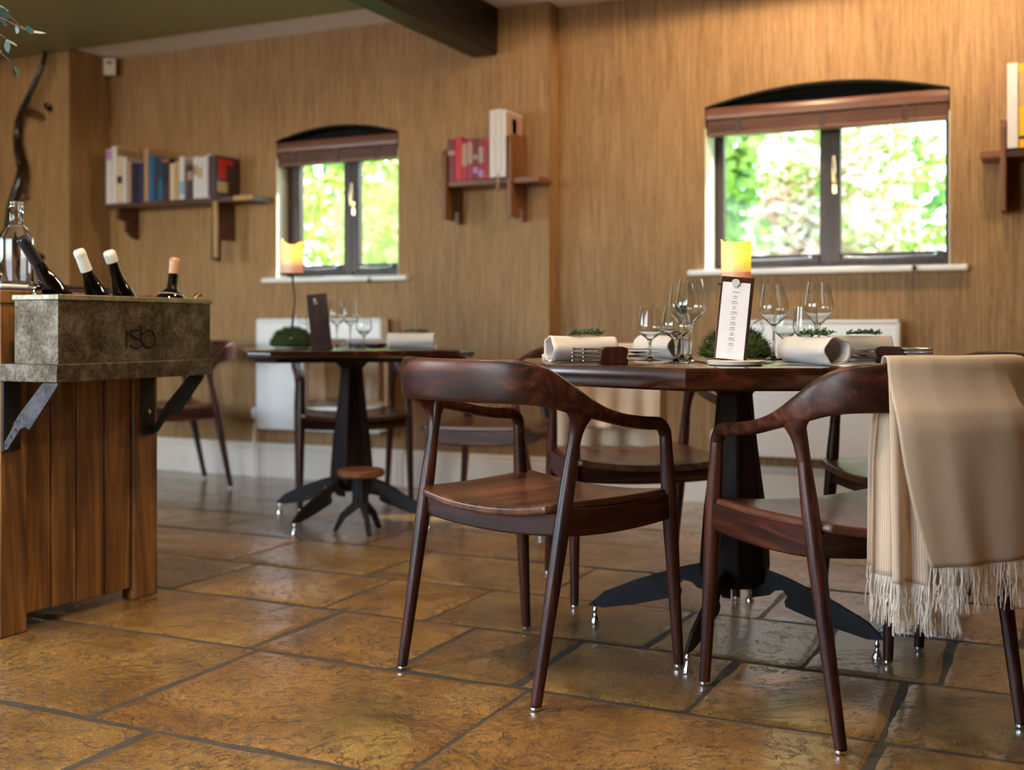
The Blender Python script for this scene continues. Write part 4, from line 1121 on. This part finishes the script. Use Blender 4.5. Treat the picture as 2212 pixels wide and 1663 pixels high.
# ------------------------------------------------------------------ cabinet, cooler, bottles
cab = thing('sideboard', 'rustic plank-sided wooden cabinet at the left edge', 'cabinet', (-2.82, 2.465, 0))
X1 = .29; Y0, Y1 = -.292, .293
obj('worktop', MB().box(-.30, X1+.004, Y0-.004, Y1+.004, .885, .920), M['plank'], cab, bevel=.003)
for (sx, sy) in ((1, 0), (1, 1), (-1, 0), (-1, 1)):
    x0, x1 = (X1-.05, X1) if sx > 0 else (-.29, -.24); y0, y1 = (Y0, Y0+.086) if not sy else (Y1-.098, Y1)
    obj('corner_post', MB().box(x0, x1, y0, y1, 0, .885), M['plank'], cab, bevel=.003)
ys = [Y0+.087, Y0+.178, Y0+.270, Y0+.376, Y1-.101]
for k in range(4):
    obj('plank', MB().box(X1-.030, X1-.010, ys[k]+.0028, ys[k+1]-.0028, .045-.003*k, .885), M['plank'], cab, bevel=.002)
obj('carcass', MB().box(-.26, X1-.031, Y0+.012, Y1-.012, .06, .885), M['dark_brown'], cab, smooth=0)
fp = [(-.23, Y0+.012, Y0+.028)]
obj('front_panel', MB().box(-.238, X1-.051, Y0+.006, Y0+.012, .05, .885), M['plank'], cab)

ld = thing('metal_ledge', 'aged metal ledge held by cleaver-shaped brackets on the cabinet side', 'ledge', (-2.53, 2.465, .679))
obj('tray', MB().box(.001, .205, -.295, .308, 0, .047), M['zinc'], ld, bevel=.002)
for k, yy in enumerate((-.285, .25)):
    pl = obj('bracket_plate', MB().box(.001, .010, yy-.006 if k == 0 else yy-.03, yy+.05 if k == 0 else yy+.022, -.185, -.001), M['blade'], ld, bevel=.001)
    obj('bolt', MB().lathe([(0, 0), (.008, 0), (.008, .004), (0, .006)], 6, M=T(.010, yy+.028 if k == 0 else yy-.008, -.115) @ Matrix.Rotation(pi/2, 4, 'Y')), M['gold'], pl)
    kp = [(.008, -.183), (.022, -.178), (.050, -.145), (.070, -.122), (.088, -.118), (.100, -.126), (.198, -.012), (.204, -.001), (.150, -.001), (.060, -.090), (.030, -.135), (.010, -.160)]
    yk = yy if k == 0 else yy+.018
    kb = obj('cleaver_bracket', MB().prism(kp, 'y', yk-.004, yk+.004), M['cleaver'] if k == 0 else M['blade'], ld, smooth=0, bevel=.001)
    rv = MB()
    for (x, z_) in ((.018, -.168), (.036, -.146), (.052, -.126)): rv.lathe([(0, 0), (.0035, 0), (.0035, .0095), (0, .0098)], 10, M=T(x, yk+.0048, z_) @ Matrix.Rotation(pi/2, 4, 'X'))
    obj('rivets', rv, M['black'], kb)

cl = thing('wine_cooler', 'rectangular aged zinc wine trough lettered rsb on the ledge', 'wine cooler', (-2.4075, 2.472, .7265))
h = .165; x0, x1, y0, y1 = -.0775, .0775, -.293, .293; w = .006
tb = MB(); tb.box(x0, x1, y0, y1, 0, .006); tb.box(x0, x0+w, y0, y1, .006, h); tb.box(x1-w, x1, y0, y1, .006, h); tb.box(x0+w, x1-w, y0, y0+w, .006, h); tb.box(x0+w, x1-w, y1-w, y1, .006, h)
obj('trough', tb, M['zinc'], cl, smooth=0)
rm = MB(); z0_, z1_ = h+.001, h+.015; e = .005
rm.box(x0-e, x0+.012, y0-e, y1+e, z0_, z1_); rm.box(x1-.012, x1+e, y0-e, y1+e, z0_, z1_); rm.box(x0+.012, x1-.012, y0-e, y0+.012, z0_, z1_); rm.box(x1*0+x0+.012, x1-.012, y1-.012, y1+e, z0_, z1_)
obj('rim', rm, M['zinc_rim'], cl, bevel=.0015)
obj('lettering', rsb(.107, .062, -.053, .038, lambda a, z_: Vector((x1+.0004, a, z_)), .0024, 6), M['black'], cl)

def wine_bottle(label, base, top, cap, cap_len, lab=None, wax_cap=False, squat=False):
    base, top = Vector(base), Vector(top); L = (top-base).length
    q = (top-base).to_track_quat('Z', 'Y')
    t = bpy.data.objects.new('wine_bottle', None); link('', t, None, base); t.rotation_mode = 'QUATERNION'; t.rotation_quaternion = q
    tag(t, label, 'bottle', 'wine bottles in the metal trough')
    if squat: pr_ = [(0, 0), (.044, 0), (.048, .006), (.048, L*.50), (.046, L*.55), (.036, L*.62), (.0155, L*.68), (.0145, L*.72), (.014, L-.004), (.012, L), (0, L)]
    else: pr_ = [(0, 0), (.034, 0), (.0375, .006), (.0375, L*.42), (.036, L*.50), (.031, L*.58), (.023, L*.67), (.0165, L*.76), (.0145, L*.82), (.0140, L-.004), (.012, L), (0, L)]
    obj('glass', MB().lathe(pr_, 36), M['bottle'], t, smooth=45)
    def rad(z):
        for (r0, z0), (r1, z1) in zip(pr_, pr_[1:]):
            if z0 <= z <= z1 and z1 > z0: return r0+(r1-r0)*(z-z0)/(z1-z0)
        return .014
    zs = [L-cap_len, L-cap_len*.6, L-.022, L-.020, L-.012, L-.003]
    cp = [(rad(z)+.0012+(.0012 if z > L-.0195 else 0)+(.001 if wax_cap else 0), z) for z in zs]+[(.013, L+.0015), (0, L+.002)]
    obj('capsule', MB().lathe(cp, 32), M[cap], t, smooth=45)
    if lab: obj('label', MB().lathe([(rad(lab[0])+.0004, lab[0]), (rad(lab[1])+.0004, lab[1])], 36), M['label'], t)
    return t
wine_bottle('dark wine bottle with a black capsule leaning left in the metal trough', (-2.405, 2.375, .745), (-2.415, 2.140, 1.050), 'black_cap', .075)
wine_bottle('dark wine bottle with a long white capsule in the metal trough', (-2.405, 2.47, .745), (-2.415, 2.330, 1.030), 'white_cap', .060)
wine_bottle('dark wine bottle dipped in short white wax in the metal trough', (-2.405, 2.560, .745), (-2.415, 2.440, 1.034), 'white_cap', .032, wax_cap=True)
wine_bottle('dark wine bottle with a tan capsule and cream label at the right of the trough', (-2.405, 2.655, .745), (-2.415, 2.708, 1.028), 'tan_cap', .048, (.12, .176), squat=True)
k = thing('bottle_stopper', 'shiny silver knob stopper on the near end of the metal trough', 'stopper', (-2.435, 2.20, .9035))
obj('collar', MB().lathe([(0, 0), (.009, 0), (.008, .004), (.004, .009), (.0042, .016), (0, .016)], 20), M['chrome'], k); obj('knob', MB().lathe([(.004, .014), (.015, .019), (.0175, .024), (.014, .029), (.006, .033), (0, .034)], 24), M['chrome'], k)
k = thing('corkscrew', 'small bronze corkscrew resting at the far end of the trough', 'corkscrew', (-2.375, 2.755, .9035), radians(100))
obj('body', MB().tube([(-.012, 0, .004), (0, 0, .012), (.014, 0, .018)], [.004, .006, .006], 10), M['bronze'], k)
obj('arm', MB().tube([(.010, 0, .016), (.026, 0, .022), (.030, 0, .016), (.024, 0, .012)], .0035, 8), M['bronze'], k)

# things on the cabinet top
g = thing('clear_bottle', 'empty clear glass bottle standing on the menus on the cabinet', 'bottle', (-2.645, 2.325, .9385))
prof = [(0, 0), (.043, 0), (.046, .004), (.046, .125), (.043, .142), (.033, .158), (.022, .166), (.0185, .172), (.0185, .215), (.0195, .216), (.0195, .224), (.0185, .225), (.0185, .232), (.0155, .234), (.0150, .172), (.030, .154), (.040, .138), (.0425, .122), (.0425, .012), (.036, .008), (0, .008)]
obj('glass', MB().lathe(prof, 48), M['glass'], g, smooth=45)
mn = thing('menu_stack', 'open menus with dark purple covers under the clear bottle', 'menu', (-2.665, 2.29, .920), radians(4))
obj('cover', MB().box(-.10, .11, -.11, .10, 0, .006), M['purple'], mn, bevel=.002); obj('pages', MB().box(-.095, .10, -.10, .09, .006, .0175), M['paper'], mn, bevel=.004)
for k, (u, n_, w_, d_, z_, lb) in enumerate(((-2.70, 2.52, .10, .10, .920, 'dark purple leather folder flat on the cabinet, lower one'), (-2.70, 2.54, .085, .075, .9325, 'smaller dark purple folder on top of the lower one'))):
    f = thing('menu_folder', lb, 'folder', (u, n_, z_), radians(8*k))
    obj('cover', MB().box(-w_, w_, -d_*1.6, d_*1.6, 0, .012), M['purple'], f, bevel=.003); obj('pages', MB().box(-w_*.9, w_+.001, -d_*1.5, d_*1.5, .003, .009), M['bk_black'], f)

# eucalyptus sprays in a tall pot standing on the floor beside the camera side of the cabinet
EB = Vector((-2.02, 1.36, 0))
ev = thing('eucalyptus_branches', 'dark blue-green eucalyptus leaves hanging in at the top left corner', 'plant', EB)
obj('vase', MB().lathe([(0, 0), (.09, 0), (.11, .02), (.12, .25), (.07, .42), (.055, .48), (.06, .5), (.05, .5), (.045, .44), (0, .40)], 32), M['ceramic'], ev)
R = random.Random(11)
def cw(X, Z, h): return Vector((X*.9026-Z*.4305, X*.4305+Z*.9026, h))
for k, (X, Z, hh) in enumerate(((-.925, 2.2, 1.385), (-.945, 2.16, 1.36), (-.965, 2.24, 1.33), (-.975, 2.18, 1.28), (-.985, 2.2, 1.22), (-.96, 2.25, 1.41))):
    e = cw(X, Z, hh)-EB; s0 = Vector((0, 0, .45)); md = cw(-1.32, 2.12, 1.62+.04*k)-EB; br = MB(); lv = MB(); pts = []
    for i in range(21):
        u = i/20; pts.append(s0*(1-u)**2+md*2*u*(1-u)+e*u*u)
    br.tube(pts, [.003*(1-i/24)+.0006 for i in range(21)], 6)
    b_ = obj('branch', br, M['trunk'], ev)
    for i in range(8, 21):
        for s_ in (-1, 1):
            c = pts[i]; d = Vector((R.uniform(-1, 1), R.uniform(-1, 1), R.uniform(-1, .2))).normalized(); sd = d.cross(Vector((R.random(), R.random(), R.random()))).normalized(); ln = R.uniform(.020, .036)
            q = [c+d*.002, c+d*ln*.4+sd*ln*.38, c+d*ln*.8+sd*ln*.3, c+d*ln*1.1, c+d*ln*.8-sd*ln*.3, c+d*ln*.4-sd*ln*.38]
            lv.add(q, [(0, 1, 2, 3, 4, 5)])
    obj('leaves', lv, M['eucalyptus'], b_, smooth=0)

# ------------------------------------------------------------------ garden outside
struct(obj('ground', MB().box(-26, 14, 5.62, 30, -.5, -.1), M['lawn'], smooth=0))
def shrub(name, label, c, rx, ry, rz_, mat, seed, leaves=5200, size=.055, blossom=None, nb=0):
    t = thing(name, label, 'shrub', (c[0], c[1], -.1))
    R = random.Random(seed); F = MB(); B = MB()
    lobes = []
    for k in range(16):
        a = R.uniform(0, 2*pi); e = R.uniform(.15, .75); lobes.append((Vector((rx*e*cos(a), ry*e*sin(a), rz_*R.uniform(.35, 1.0))), R.uniform(.26, .45)))
    def surf():
        c_, r = R.choice(lobes); v = Vector((R.gauss(0, 1), R.gauss(0, 1), R.gauss(0, 1))).normalized()
        return c_+Vector((v.x*rx*r, v.y*ry*r, v.z*rz_*r*.62))*R.uniform(.75, 1.05), v
    for tgt, cnt, sz in ((F, leaves, size), (B, nb, size*1.15)):
        for k in range(cnt):
            p, v = surf()
            if p.z < .05: continue
            d = Vector((R.uniform(-1, 1), R.uniform(-1, 1), R.uniform(-.6, .8))).normalized(); s_ = d.cross(v+Vector((.01, .02, .03))).normalized()*sz*R.uniform(.35, .6); d = d*sz*R.uniform(.6, 1.3)
            tgt.add([p-d*.5, p+s_, p+d, p-s_], [(0, 1, 2, 3)])
    tr = MB()
    for k in range(5):
        a = 2*pi*k/5; tr.tube([(0, 0, 0), (.06*cos(a), .06*sin(a), rz_*.3), (rx*.4*cos(a), ry*.4*sin(a), rz_*.8)], [.04, .03, .012], 8)
    obj('trunk', tr, M['trunk'], t)
    obj('foliage', F, M[mat], t, smooth=0)
    if nb: obj('blossom', B, M[blossom], t, smooth=0)
    return t
shrub('hedge_shrub', 'lime green shrub filling the left pane of the smaller window', (-7.0, 8.6), 1.0, .7, 2.4, 'hedge', 1)
shrub('hedge_shrub', 'lime green shrub filling the right pane of the smaller window', (-4.75, 8.2), 1.05, .7, 2.3, 'hedge', 2)
shrub('hedge_shrub', 'yellow-green hedge further back beyond the smaller window', (-7.4, 11.5), 2.6, 1.0, 5.0, 'green', 3, 8500, .12)
shrub('flowering_shrub', 'pale pink flowering shrub seen through the middle of the right window', (-1.45, 7.9), .72, .6, 2.0, 'green', 4, 2600, .05, 'blossom', 4200)
shrub('flowering_shrub', 'white and pink blossom shrub low in the left pane of the right window', (-2.9, 8.2), .68, .55, 1.7, 'green', 5, 2200, .05, 'blossom', 3200)
shrub('garden_shrub', 'bright green bush at the right side of the wide window', (-.2, 9.0), .7, .6, 2.5, 'hedge', 6, 5200)
shrub('garden_shrub', 'green tree crown behind the blossom in the right window', (-2.4, 11.5), 2.3, 1.0, 5.0, 'green', 7, 9500, .12)
shrub('garden_shrub', 'green tree at far right behind the bright bush', (2.3, 11.5), 2.2, 1.0, 5.0, 'green', 8, 8500, .12)
